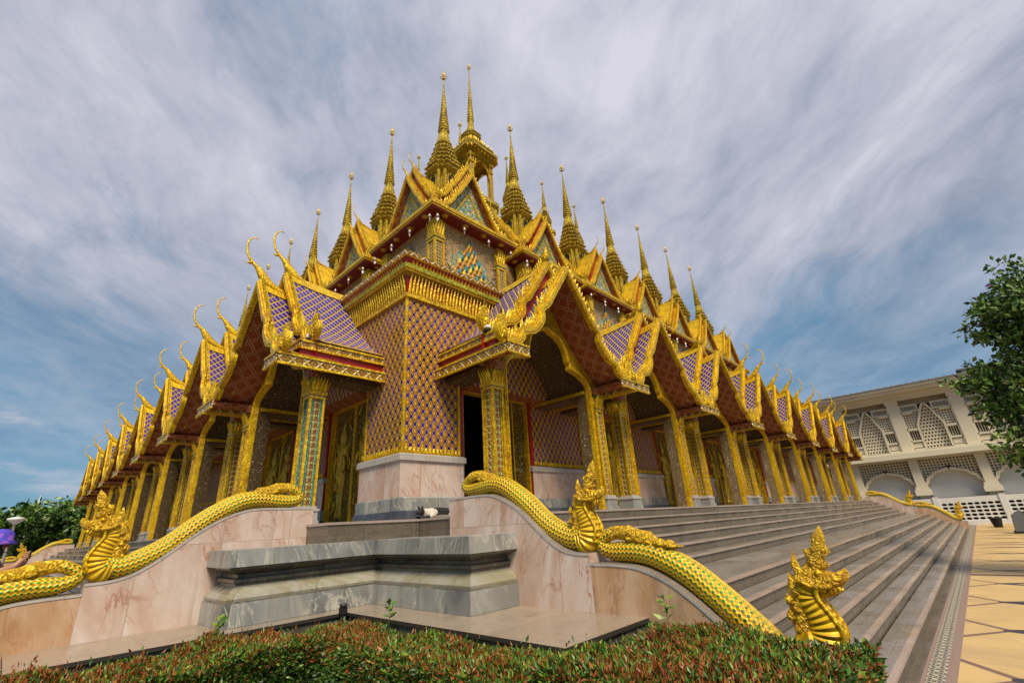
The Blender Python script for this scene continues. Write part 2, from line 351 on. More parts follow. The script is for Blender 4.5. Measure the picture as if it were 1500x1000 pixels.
class MB:
    def __init__(s): s.v = []; s.f = []; s.m = []; s.uv = []; s.sm = []; s.mats = []
    def mi(s, k):
        if k not in s.mats: s.mats.append(k)
        return s.mats.index(k)
    def add(s, vs, fs, mat, uvs=None, smooth=False):
        b = len(s.v); s.v += [tuple(x) for x in vs]; k = s.mi(mat)
        for i, f in enumerate(fs):
            s.f.append([b+j for j in f]); s.m.append(k); s.sm.append(smooth)
            s.uv.append([uvs[j] for j in f] if uvs is not None else None)
        return s
    def box(s, x0, x1, y0, y1, z0, z1, mat):
        v = [(x, y, z) for z in (z0, z1) for y in (y0, y1) for x in (x0, x1)]
        return s.add(v, [(0, 2, 3, 1), (4, 5, 7, 6), (0, 1, 5, 4), (2, 6, 7, 3), (0, 4, 6, 2), (1, 3, 7, 5)], mat)
    def prism(s, poly, d0, d1, axes, mat, smooth=False):
        """poly in 2D; axes: function (p,q,d)->xyz"""
        n = len(poly)
        v = [axes(p, q, d0) for p, q in poly]+[axes(p, q, d1) for p, q in poly]
        tri = delaunay_2d_cdt([Vector(p) for p in poly], [], [list(range(n))], 1, 1e-5)
        cap = [[x for x in t] for t in tri[2]] if len(tri[0]) == n else [list(range(n))]
        fs = [list(c) for c in cap]+[[i+n for i in c][::-1] for c in cap]
        fs += [(i, (i+1) % n, n+(i+1) % n, n+i) for i in range(n)]
        return s.add(v, fs, mat, None, smooth)
    def loft(s, rings, mat, closed=True, cap=True, smooth=False, uvs=None):
        n = len(rings[0]); v = [p for r in rings for p in r]; f = []
        for k in range(len(rings)-1):
            for i in range(n if closed else n-1):
                a, b = k*n+i, k*n+(i+1) % n; f.append((a, b, b+n, a+n))
        if cap and closed:
            f.append(list(range(n))[::-1]); f.append([(len(rings)-1)*n+i for i in range(n)])
        return s.add(v, f, mat, uvs, smooth)
    def lathe(s, prof, cx, cy, mat, seg=12, smooth=True, rot=0):
        return s.loft([[(cx+r*math.cos(rot+2*math.pi*i/seg), cy+r*math.sin(rot+2*math.pi*i/seg), z) for i in range(seg)] for r, z in prof], mat, smooth=smooth)
    def plan(s, prof, cx, cy, mat, red=.22):
        """redented square plan, prof of (halfwidth, z)"""
        def ring(h, z):
            a, b = h, h*(1-red); c = h*(1-red*2)
            q = [(a, -c), (a, c), (b, c+(b-c)*.0), (b, b), (c, b), (c, a)]
            out = []
            for k in range(4):
                cs, sn = (1, 0, -1, 0)[k], (0, 1, 0, -1)[k]
                out += [(cx+x*cs-y*sn, cy+x*sn+y*cs, z) for x, y in q[1:]] if True else []
            return out
        return s.loft([ring(h, z) for h, z in prof], mat)
    def tube(s, path, mat, seg=8, smooth=True, flat=1., up=Vector((0, 0, 1)), capr=True):
        """path: (x,y,z,r); uv u = arc length, v = signed angle from the side * r"""
        P = [Vector(p[:3]) for p in path]; rings = []; uvs = []; L = 0
        prev = None
        for i, p in enumerate(P):
            t = (P[min(i+1, len(P)-1)]-P[max(i-1, 0)]).normalized()
            if prev is None:
                a = t.cross(up)
                if a.length < 1e-3: a = t.cross(Vector((1, 0, 0)))
                a.normalize()
            else:
                a = (prev-t*prev.dot(t)).normalized()
            prev = a
            b = a.cross(t).normalized(); r = path[i][3]
            if i: L += (P[i]-P[i-1]).length
            rg = []
            for k in range(seg):
                an = 2*math.pi*k/seg
                rg.append(p+a*(math.cos(an)*r*flat)+b*(math.sin(an)*r))
                w_ = (an+math.pi/2) % math.pi-math.pi/2
                uvs.append((L, w_*r))
            rings.append(rg)
        return s.loft(rings, mat, smooth=smooth, uvs=uvs)
    def ribbon(s, path, axes, w0, w1, d0, d1, mat):
        """rectangular section along 2D path; offset w0..w1 along the left normal; d0..d1 depth"""
        n = len(path); rings = []
        for i, (p, q) in enumerate(path):
            a = path[max(i-1, 0)]; b = path[min(i+1, n-1)]
            tx, ty = b[0]-a[0], b[1]-a[1]; l = math.hypot(tx, ty) or 1; nx, ny = -ty/l, tx/l
            rings.append([axes(p+nx*w, q+ny*w, d) for w, d in ((w0, d0), (w1, d0), (w1, d1), (w0, d1))])
        return s.loft(rings, mat)
    def inflate(s, outline, axes, T, mat, step=None, d0=0., smooth=True):
        """pillow-shaped solid from a 2D outline"""
        n = len(outline); O = np.array(outline, float)
        lo, hi = O.min(0), O.max(0); step = step or max(hi-lo)/14
        A, B = O, np.roll(O, -1, 0)
        def dist(p):
            ab = B-A; t = np.clip(((p-A)*ab).sum(1)/np.maximum((ab**2).sum(1), 1e-12), 0, 1)
            return np.sqrt(((A+ab*t[:, None]-p)**2).sum(1)).min()
        def inside(p):
            c = False
            for i in range(n):
                x1, y1 = A[i]; x2, y2 = B[i]
                if (y1 > p[1]) != (y2 > p[1]) and p[0] < (x2-x1)*(p[1]-y1)/(y2-y1)+x1: c = not c
            return c
        pts = [tuple(p) for p in outline]; ds = [0.]*n
        y = lo[1]+step/2; row = 0
        while y < hi[1]:
            x = lo[0]+step/2+(step/2 if row % 2 else 0)
            while x < hi[0]:
                if inside((x, y)):
                    d = dist(np.array((x, y)))
                    if d > step*.35: pts.append((x, y)); ds.append(d)
                x += step
            y += step*.87; row += 1
        r = delaunay_2d_cdt([Vector(p) for p in pts], [], [list(range(n))], 1, 1e-6)
        V = r[0]; D = max(ds+[1e-6])
        src = [o[0] if o else 0 for o in r[3]]
        th = [T*math.sqrt(max(0, 1-(1-ds[k]/D)**2)) if k < len(ds) else 0 for k in src]
        nv = len(V)
        v = [axes(p[0], p[1], d0+t) for p, t in zip(V, th)]+[axes(p[0], p[1], d0-t) for p, t in zip(V, th)]
        fs = [list(t) for t in r[2]]+[[i+nv for i in t][::-1] for t in r[2]]
        return s.add(v, fs, mat, None, smooth)
    def merge(s, o, mat4):
        b = len(s.v); s.v += [tuple(mat4 @ Vector(x)) for x in o.v]
        for f, mm, uv, sm in zip(o.f, o.m, o.uv, o.sm):
            s.f.append([b+j for j in f]); s.m.append(s.mi(o.mats[mm])); s.uv.append(uv); s.sm.append(sm)
        return s
    def mesh(s, name):
        me = bpy.data.meshes.new(name); me.from_pydata(s.v, [], s.f)
        for k in s.mats: me.materials.append(MT[k])
        me.polygons.foreach_set('material_index', s.m); me.polygons.foreach_set('use_smooth', s.sm)
        nl = len(me.loops); li = np.zeros(nl, 'i'); me.loops.foreach_get('vertex_index', li)
        co = np.zeros(len(me.vertices)*3, 'f'); me.vertices.foreach_get('co', co); co = co.reshape(-1, 3)[li]
        nr = np.zeros(len(me.polygons)*3, 'f'); me.polygons.foreach_get('normal', nr); nr = nr.reshape(-1, 3)
        lt = np.array([len(f) for f in s.f]); ax = np.abs(nr); ax = np.repeat(ax, lt, 0)
        uv = np.where((ax[:, 2] > .75)[:, None], co[:, :2], np.where((ax[:, 0] > ax[:, 1])[:, None], co[:, 1:], co[:, [0, 2]]))
        i = 0
        for f, u in zip(s.f, s.uv):
            if u is not None: uv[i:i+len(f)] = u
            i += len(f)
        l = me.uv_layers.new(name='UVMap'); l.data.foreach_set('uv', uv.astype('f').ravel())
        me.validate(); me.update(); return me
    def build(s, name, parent=None, loc=(0, 0, 0), rz=0):
        o = bpy.data.objects.new(name, s.mesh(name)); C.objects.link(o); o.location = loc; o.rotation_euler = (0, 0, rz); o.parent = parent
        return o

def sm_path(pts, n=4):
    """Catmull-Rom through points of any dimension"""
    P = [np.array(p, float) for p in pts]; out = []
    for i in range(len(P)-1):
        a, b, c, d = P[max(i-1, 0)], P[i], P[i+1], P[min(i+2, len(P)-1)]
        for k in range(n):
            t = k/n; out.append(tuple(.5*(2*b+(c-a)*t+(2*a-5*b+4*c-d)*t*t+(3*b-a-3*c+d)*t**3)))
    out.append(tuple(P[-1])); return out
def sweep(mb, path, prof, mats, closed=False):
    """prof: list of (out,z); mats: one per segment; out is on the right-hand side of travel"""
    n = len(path); rows = []
    for i, (x, y) in enumerate(path):
        def nrm(a, b):
            dx, dy = b[0]-a[0], b[1]-a[1]; l = math.hypot(dx, dy); return (dy/l, -dx/l)
        ns = []
        if i > 0 or closed: ns.append(nrm(path[i-1], path[i]))
        if i < n-1 or closed: ns.append(nrm(path[i], path[(i+1) % n]))
        if len(ns) == 2:
            k = 1+ns[0][0]*ns[1][0]+ns[0][1]*ns[1][1]; mx, my = (ns[0][0]+ns[1][0])/k, (ns[0][1]+ns[1][1])/k
        else: mx, my = ns[0]
        rows.append([(x+mx*o, y+my*o, z) for o, z in prof])
    acc = [0]
    for i in range(1, n): acc.append(acc[-1]+math.hypot(path[i][0]-path[i-1][0], path[i][1]-path[i-1][1]))
    pl = [0]
    for j in range(1, len(prof)): pl.append(pl[-1]+math.hypot(prof[j][0]-prof[j-1][0], prof[j][1]-prof[j-1][1]))
    for i in range(n if closed else n-1):
        A, B = rows[i], rows[(i+1) % n]
        for j in range(len(prof)-1):
            u0, u1 = acc[i], acc[i+1] if i+1 < n else acc[i]+1
            mb.add([A[j], B[j], B[j+1], A[j+1]], [(0, 1, 2, 3)], mats[j] if isinstance(mats, (list, tuple)) else mats,
                   [(u0, pl[j]), (u1, pl[j]), (u1, pl[j+1]), (u0, pl[j+1])])
    return mb
def blade(mb, base, along, up, out, w_, h, mat, lean=.25):
    """a lotus petal / tooth: base point, unit vectors"""
    b, a, u, o = Vector(base), Vector(along), Vector(up), Vector(out)
    v = [b-a*w_/2, b+a*w_/2, b+a*w_*.42+u*h*.55+o*h*lean*.3, b-a*w_*.42+u*h*.55+o*h*lean*.3, b+u*h+o*h*lean, b+u*h*.4+o*(w_*.28+h*lean*.2), b+u*h*.4-o*w_*.12]
    mb.add(v, [(0, 1, 5), (1, 2, 5), (2, 4, 5), (4, 3, 5), (3, 0, 5), (1, 0, 6), (2, 1, 6), (4, 2, 6), (3, 4, 6), (0, 3, 6)], mat)

# layout constants (units, camera eye at 0,0,0)
XC, YC = 8.0, 12.5       # outer corner of the corner block
ZP, ZG = .30, -GZ        # temple floor, paving
PITCH, FIRST, NB = 7.7, 5.0, 8
PX = lambda p, q, d: (p, -d, q)      # (along, height, outward) -> local xyz
OX = lambda p, q, d: (d, -p, q)      # (outward, height, along) -> local xyz

# ================================================================== GROUND
def plane_mb(x0, x1, y0, y1, z, mat): return MB().add([(x0, y0, z), (x1, y0, z), (x1, y1, z), (x0, y1, z)], [(0, 1, 2, 3)], mat)
m = M('yellow_paving'); p = m.gpos(); gx, gy, gz = m.sep(p)
n = m.noise(p, .5, 4); c = m.mix(n, (.55, .355, .13), (.66, .45, .185)); c = m.mix(m.noise(p, 20, 3)*.3, c, (.42, .28, .11))
c = m.mix(m.noise(p, .35, 7, .7, 1).ramp(.50, .70)*.5, c, (.30, .21, .11)); c = m.mix(m.noise(p, 2.2, 5, .7).ramp(.62, .72)*.4, c, (.24, .17, .09))
xs = (((gx-18.3)/4.6+.5).fract()-.5).abs()*4.6; t = (gy+.35).abs(); out = t.gt(.8)
ho = (t-.8)*1.22; hi_ = (.8-t)*.42
lo_ = (xs-ho).abs().lt(.125)*out; li_ = (xs-hi_).abs().lt(.17)*t.lt(.95)
bar = (((gx-30.3)/18.2+.5).fract()-.5).abs().lt(.015)
c = m.mix(lo_, c, m.mix(n, (.22, .12, .075), (.15, .085, .055))); c = m.mix(li_, c, (.035, .026, .03)); c = m.mix(bar, c, (.085, .05, .045))
MT['paving'] = m.set(c, n.ramp(.3, .7, .35, .6), 0, n, .05)
m = M('ground_earth'); MT['earth'] = m.set(m.mix(m.noise(m.gpos(), .3, 5), (.12, .09, .055), (.19, .15, .1)), .9)
m = M('brown_border_stone'); MT['border'] = m.set(m.mix(m.noise(m.gpos(), 9, 4), (.21, .135, .10), (.30, .20, .15)), .5)
m = M('pebble_mosaic'); p = m.gpos(); gx, gy, gz = m.sep(p)
L = (gx/.30).cos()+(gy/.145).cos(); c = m.mix(L.abs().lt(.42), (.42, .36, .26), (.05, .055, .05)); c = m.mix(L.gt(1.3), c, (.10, .08, .06)); c = m.mix(m.noise(p, 30, 2).gt(.6), c, (.20, .16, .11))
MT['pebble'] = m.set(c, .5, 0, m.vor(p, 14), .5, .02)
tag(plane_mb(-700, 900, -700, 900, ZG-.012, 'earth').build('ground'), kind='structure')
tag(plane_mb(5.5, 83.2, -3.0, 1.34, ZG, 'paving').build('paving'), kind='structure')
b = MB(); b.box(5.5, 83.2, 1.34, 1.51, ZG-.05, ZG+.004, 'border'); b.box(5.5, 83.2, 1.80, 1.86, ZG-.05, ZG+.02, 'border')
tag(b.build('paving_border'), kind='structure')
b = plane_mb(5.5, 83.2, 1.51, 1.80, ZG+.006, 'pebble'); b.box(5.5, 83.2, 1.86, 2.1, ZG-.05, ZG+.006, 'riser')
tag(b.build('mosaic_strip'), kind='structure')

# ================================================================== STAIRS AND TERRACE
TR, RI, LAND, Y0 = .53, (ZP-ZG)/12, 1.98, 9.3
def step_y(k): return Y0-TR*k if k <= 5 else Y0-TR*(k-1)-LAND
LEN = 2*FIRST+(NB-1)*PITCH
def stairs_mb():
    b = MB(); x0, x1 = XC+.66, XC+LEN-.5
    for k in range(1, 12):
        z = ZP-RI*k; y1 = step_y(k-1); y = step_y(k)
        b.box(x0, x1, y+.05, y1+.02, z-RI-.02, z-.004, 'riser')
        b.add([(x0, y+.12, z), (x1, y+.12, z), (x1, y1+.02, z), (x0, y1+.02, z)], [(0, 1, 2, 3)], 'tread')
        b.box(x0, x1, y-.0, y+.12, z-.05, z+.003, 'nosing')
    return b
def facade(o, along=0., side='right'):
    """place an object modelled on the right-hand facade (world axes about the corner) on either facade"""
    o.location = (XC+along, YC, 0) if side == 'right' else (XC, YC+along, 0)
    o.rotation_euler = (0, 0, 0 if side == 'right' else -math.pi/2); return o
sb = stairs_mb(); sb.v = [(x-XC, y-YC, z) for x, y, z in sb.v]
st = tag(sb.build('stairs'), kind='structure'); facade(st)
# the second flight mirrors the first about the temple's diagonal
sb2 = stairs_mb(); sb2.v = [(-(x-XC), y-YC, z) for x, y, z in sb2.v]; sb2.f = [f[::-1] for f in sb2.f]; sb2.uv = [None]*len(sb2.f)
st2 = tag(sb2.build('stairs'), kind='structure'); facade(st2, 0, 'left')
b = MB()
def slab(x0, x1, y0, y1):
    b.box(x0+.03, x1, y0+.03, y1, ZG, ZP-.06, 'riser'); b.box(x0, x1, y0, y1, ZP-.06, ZP, 'nosing')
D = YC-XC
slab(8.1, XC+LEN+.6, step_y(0), 11.3); slab(step_y(0)-D, 8.1, 13.0, YC+LEN+.6); slab(5.4, 8.1, 11.62, 13.0); slab(8.1, XC+LEN+.6, 11.3, YC+LEN+.6)
tag(b.build('terrace'), kind='structure')

# marble plinth filling the re-entrant corner
b = MB(); PATH = [(3.3, 12.95), (3.3, 11.4), (6.6, 11.4), (6.6, 7.7), (8.0, 7.7)]
prof = [(.0, -1.6), (.0, -1.18), (-.03, -1.14), (-.02, -1.10), (-.08, -1.0), (-.26, -.86), (-.26, -.80), (-.30, -.78), (-.30, -.70), (-.17, -.66), (-.17, -.60), (-.21, -.56), (-.30, -.54), (-.30, -.46), (-.24, -.42), (-.06, -.30), (-.03, -.28), (-.03, -.235), (.03, -.50*0-.23), (.03, .0-.17+.0)]
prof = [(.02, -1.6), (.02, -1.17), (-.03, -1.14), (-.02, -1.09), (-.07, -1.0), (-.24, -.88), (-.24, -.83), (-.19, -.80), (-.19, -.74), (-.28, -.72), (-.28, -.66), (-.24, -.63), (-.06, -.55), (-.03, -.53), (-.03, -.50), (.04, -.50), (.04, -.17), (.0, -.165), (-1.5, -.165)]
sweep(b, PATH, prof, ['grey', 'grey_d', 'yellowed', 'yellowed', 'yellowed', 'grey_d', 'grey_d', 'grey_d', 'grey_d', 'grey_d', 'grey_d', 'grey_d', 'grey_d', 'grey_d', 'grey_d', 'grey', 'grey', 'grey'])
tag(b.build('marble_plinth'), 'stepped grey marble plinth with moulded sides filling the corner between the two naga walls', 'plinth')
b = MB()
for x0, x1, y0, y1 in ((.4, 8.2, 10.85, 12.98), (5.65, 8.2, 4.65, 10.85)):
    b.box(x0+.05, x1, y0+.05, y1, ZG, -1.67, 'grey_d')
b.add([(.4, 10.85, -1.6), (5.65, 10.85, -1.6), (8.2, 10.85, -1.6), (8.2, 12.98, -1.6), (.4, 12.98, -1.6)], [(0, 1, 2, 3, 4)], 'slab')
b.add([(5.65, 4.65, -1.6), (8.2, 4.65, -1.6), (8.2, 10.85, -1.6), (5.65, 10.85, -1.6)], [(0, 1, 2, 3)], 'slab')
sweep(b, [(.4, 12.98), (.4, 10.85), (5.65, 10.85), (5.65, 4.65), (8.2, 4.65)], [(-.05, -1.67), (.0, -1.665), (.0, -1.6)], ['dark', 'dark'])
tag(b.build('granite_ledge'), kind='structure')

# ================================================================== NAGA WALLS AND NAGAS
TOP = [(10.05, .72), (8.75, .73), (8.3, .66), (7.9, .5), (7.5, .26), (7.1, -.06), (6.75, -.33), (6.45, -.5), (6.15, -.58), (5.75, -.60)]
TOP2 = [(5.75, -.77), (5.0, -.79), (4.6, -.86), (4.15, -1.05), (3.75, -1.32), (3.37, -1.64), (3.0, -1.98), (2.7, -2.2), (2.4, -2.31), (2.1, -2.35), (1.75, -2.36)]
def wall_mb():
    b = MB(); ax = lambda p, q, d: (d, p-YC, q); t1 = sm_path(TOP, 3); t2 = sm_path(TOP2, 3)
    for t, mt in ((t1, 'pink'), (t2, 'orange')):
        poly = [(t[0][0], ZG)]+t+[(t[-1][0], ZG)]
        b.prism(poly, 0, .7, ax, mt)
        b.ribbon(t, ax, .0, .045, -.012, .712, 'white_m')
    return b
wm = wall_mb(); wmesh = wm.mesh('naga_wall')
NB1 = [(8.6, 1.03, .05), (8.85, 1.12, .11), (9.15, 1.22, .14), (9.5, 1.24, .12), (9.73, 1.12, .11), (9.76, .97, .13), (9.5, .90, .16), (9.1, .92, .19), (8.7, .95, .21), (8.3, .87, .225), (7.9, .65, .235), (7.5, .37, .235), (7.1, .03, .235), (6.75, -.19, .235), (6.4, -.33, .235), (6.15, -.36, .235), (5.98, -.30, .23)]
NB2 = [(4.45, -.47, .05), (4.7, -.38, .11), (5.0, -.29, .14), (5.35, -.26, .12), (5.58, -.36, .11), (5.63, -.51, .13), (5.38, -.60, .16), (5.0, -.60, .19), (4.6, -.64, .21), (4.2, -.79, .225), (3.85, -1.0, .235), (3.45, -1.32, .235), (3.1, -1.64, .235), (2.8, -1.92, .235), (2.5, -2.08, .235), (2.3, -2.10, .235), (2.15, -2.02, .23)]
def naga(bodyp, hx, hz):
    """hx: outward coordinate of the neck base; returns root at origin"""
    root = empty('naga_statue')
    ax = lambda p, q, d: (d, p-YC, q)
    b = MB(); P = sm_path([(0.35, y-YC, z, r) for y, z, r in bodyp[3:]], 4); b.tube(P, 'naga', 16)
    b.build('body', root)
    # tail: flame shaped leaf curling back along the spine
    b = MB(); P = sm_path([(0.35, y-YC, z, r) for y, z, r in bodyp[:5]], 4); b.tube(P, 'nagahead', 10, flat=.7)
    y0, z0 = bodyp[1][0], bodyp[1][1]
    b.inflate([(y0+.55, z0+.14), (y0+.3, z0+.25), (y0+.1, z0+.16), (y0-.15, z0+.12), (y0-.3, z0-.02), (y0-.75, z0-.14), (y0-.45, z0-.2), (y0-.1, z0-.22), (y0+.15, z0-.16), (y0+.3, z0-.02), (y0+.5, z0+.02)], ax, .14, 'nagahead', .06, .35)
    for k in range(5):
        t = k/5; yy, zz_ = y0+.25-.95*t, z0+.02-.15*t
        b.inflate([(yy-.10, zz_-.06), (yy-.02, zz_+.07), (yy+.09, zz_+.07), (yy+.13, zz_-.02), (yy+.02, zz_-.1)], ax, .17, 'nagahead', .05, .35)
    b.build('tail', root)
    # neck and hood; f = forward (outward), h = up from the neck base
    A = lambda f, h, d: (d, hx-f-YC, hz+h)
    b = MB(); nk = sm_path(([(-.05, -.22, .22)] if hz < -1 else [])+[(-.12, .0, .27), (.03, .05, .255), (.09, .24, .235), (.04, .44, .20), (-.04, .62, .18), (-.02, .76, .165), (.08, .86, .15)], 8)
    b.tube([(.35, hx-f-YC, hz+h, r) for i, (f, h, r) in enumerate(nk)], 'ribs', 14, flat=.95)
    for f, h, r in nk[3:-4:2]:
        b.tube([(.35+r*.62*math.sin(a_), hx-f-r*.92*math.cos(a_)-YC, hz+h+.02, .026) for a_ in np.linspace(-1.5, 1.5, 9)], 'gold', 6)
    for dd in (-.13, .13):   # edges of the belly plates
        b.tube([(.35+dd, hx-f-r*.93*math.cos(.2)-YC, hz+h+r*.1, .032) for f, h, r in nk[4:]], 'gold', 6)
    b.build('neck', root)
    b = MB()
    mane = [(.02, .66), (-.16, .95), (-.2, .8), (-.27, .86), (-.30, .66), (-.40, .62), (-.38, .46), (-.42, .34), (-.34, .2), (-.22, .1), (-.22, -.12), (.02, -.1), (.06, .3)]
    mane = [(f*.82, h) for f, h in mane]; b.inflate(mane, A, .15, 'nagahead', .05, .35)
    crest = [(.30, .86), (.20, .96), (.36, 1.06), (.31, 1.16), (.41, 1.24), (.37, 1.34), (.39, 1.46), (.36, 1.60), (.22, 1.46), (.17, 1.30), (.06, 1.28), (.07, 1.12), (-.03, 1.02), (-.05, 1.14), (-.09, 1.26), (-.16, 1.06), (-.13, .92), (-.22, .98), (-.25, .84), (-.30, .74), (-.2, .58), (.0, .66), (.2, .78)]
    b.inflate(crest, A, .12, 'nagahead', .045, .35)
    for k, (f, h, s_) in enumerate((f_*.8, h_, q_*.78) for f_, h_, q_ in ((-.3, .62, .16), (-.34, .42, .15), (-.28, .25, .13), (-.16, .74, .15), (-.2, .52, .15), (-.05, .86, .13), (.12, .98, .11), (.2, 1.12, .09), (.28, 1.28, .07))):
        for sg in (-1, 1):
            b.inflate([(f-s_*.5, h-s_*.5), (f-s_*.6, h+s_*.2), (f-s_*.1, h+s_*.75), (f+s_*.3, h+s_*.2), (f+s_*.5, h-s_*.3), (f+s_*.1, h-s_*.6)], A, .06, 'nagahead', .05, .35+sg*(.13 if f < 0 else .09))
    b.build('crest', root)
    b = MB()
    b.tube([(.35, hx-f-YC, hz+h, r) for f, h, r in sm_path([(-.12, .76, .14), (.02, .84, .18), (.16, .88, .165), (.30, .88, .125), (.42, .90, .09), (.50, .97, .06), (.50, 1.03, .025)], 4)], 'nagahead', 12, flat=.95)
    b.tube([(.35, hx-f-YC, hz+h, r) for f, h, r in sm_path([(.05, .74, .10), (.18, .73, .085), (.32, .75, .065), (.44, .79, .03)], 4)], 'nagahead', 10)
    for sg in (-1, 1):
        b.tube([(.35+sg*.115, hx-.2-YC+dy, hz+.98, .001+r) for dy, r in ((-.055, .0), (-.03, .04), (0, .05), (.03, .04), (.055, 0))], 'gold', 8)
        b.tube([(.35+sg*(.13+.02*k), hx-f-YC, hz+h, .035) for k, (f, h) in enumerate(((.34, .82), (.2, .80), (.05, .82), (-.08, .9)))], 'nagahead', 6)
        for k in range(4): blade(b, (.35+sg*.06, hx-.22-.06*k-YC, hz+.80), (0, 1, 0), (0, 0, -1), (sg, 0, 0), .045, .07, 'gold')
    b.build('head', root)
    return root
n1 = naga(NB1, 6.0, -.42); n2 = naga(NB2, 2.18, -1.86)
WX = -.05                                    # near face of the right-hand wall from the corner
WL = [('right', WX, 'right-hand stairs by the marble plinth', 'near'), ('left', .35, 'left-hand stairs by the marble plinth', 'near'),
      ('right', LEN-.4, 'far end of the right-hand stairs before the pale building', 'far'), ('left', LEN-.4, 'far end of the left-hand stairs before the trees', 'far')]
up_l = {0: 'upper golden naga at the head of the near right balustrade by the dark doorway',
        1: 'upper golden naga rearing from the near left balustrade in front of the columns',
        2: 'small upper golden naga on the far right balustrade before the pale building',
        3: 'small upper golden naga on the far left balustrade before the trees'}
lo_l = {0: 'lower golden naga whose head rises out of the red hedge beside the wet steps',
        1: 'lower golden naga whose curled tail lies at the left edge of the photo',
        2: 'small lower golden naga nearest the paving at the far end of the steps',
        3: 'small lower golden naga of the far left balustrade behind the crouching person'}
wl_l = {0: 'pink marble naga balustrade wall sloping down on the right side of the plinth',
        1: 'pink marble naga balustrade wall sloping down on the left side of the plinth',
        2: 'distant pinkish balustrade wall closing the right-hand stairs below the pale building',
        3: 'distant pinkish balustrade wall closing the left-hand stairs before the trees'}
for i, (side, al, _, _) in enumerate(WL):
    o = bpy.data.objects.new('balustrade_wall', wmesh); C.objects.link(o)
    tag(o, wl_l[i], 'balustrade', 'naga balustrade walls')
    u = n1 if i == 0 else copy_tree(n1); l = n2 if i == 0 else copy_tree(n2)
    tag(u, up_l[i], 'naga statue', 'nagas on the balustrades'); tag(l, lo_l[i], 'naga statue', 'nagas on the balustrades')
    # on the left facade local +x points towards the viewer, so shift by the wall thickness
    a = al if side == 'right' else al+.7
    for q in (o, u, l): facade(q, a, side)

# ================================================================== TEMPLE
temple = tag(empty('temple', (0, 0, 0)), 'golden Thai temple hall with purple tiled porches, blue lattice walls and rows of spires', 'temple')

def column_mb(cx, cy, edge='gold'):
    b = MB(); 
    for h, z0, z1 in ((.37, ZP, ZP+.14), (.33, ZP+.14, ZP+.40), (.36, ZP+.40, ZP+.46), (.30, ZP+.46, ZP+.54)):
        b.box(cx-h, cx+h, cy-h, cy+h, z0, z1, 'grey' if z0 < ZP+.3 else 'white_m')
    z0, z1 = ZP+.54, 4.12
    b.box(cx-.20, cx+.20, cy-.20, cy+.20, z0, z1, 'panel')
    for sx in (-1, 1):
        for sy in (-1, 1):
            x, y = cx+sx*.215, cy+sy*.215; b.box(x-.038, x+.038, y-.038, y+.038, z0, z1, 'gold')
            for (ux, uy) in ((1, 0), (0, 1)):
                xx, yy = cx+sx*(.135 if ux else .216), cy+sy*(.216 if ux else .135)
                b.box(xx-.014, xx+.014, yy-.014, yy+.014, z0, z1, edge)
    for h, za, zb, k in ((.27, 4.12, 4.17, 'gold'), (.24, 4.17, 4.24, 'panel'), (.285, 4.24, 4.29, 'gold'), (.30, 4.29, 4.34, 'gold')):
        b.box(cx-h, cx+h, cy-h, cy+h, za, zb, k)
    b.loft([[(cx+sx*h, cy+sy*h, z) for sx, sy in ((-1, -1), (1, -1), (1, 1), (-1, 1))] for h, z in ((.24, 4.34), (.22, 4.55), (.22, 4.82))], 'greengold')
    b.box(cx-.30, cx+.30, cy-.30, cy+.30, 4.82, 5.12, 'soffit')
    for k in range(4):
        cs, sn = (1, 0, -1, 0)[k], (0, 1, 0, -1)[k]
        for lay, (nn, h, zz0, off) in enumerate(((5, .42, 4.34, .25), (4, .30, 4.34, .275))):
            for i in range(nn):
                t = (i-(nn-1)/2)*.5/nn*1.05
                blade(b, (cx+cs*off-sn*t, cy+sn*off+cs*t, zz0), (-sn, cs, 0), (0, 0, 1), (cs, sn, 0), .095, h+.06, 'gold', .42)
    return b
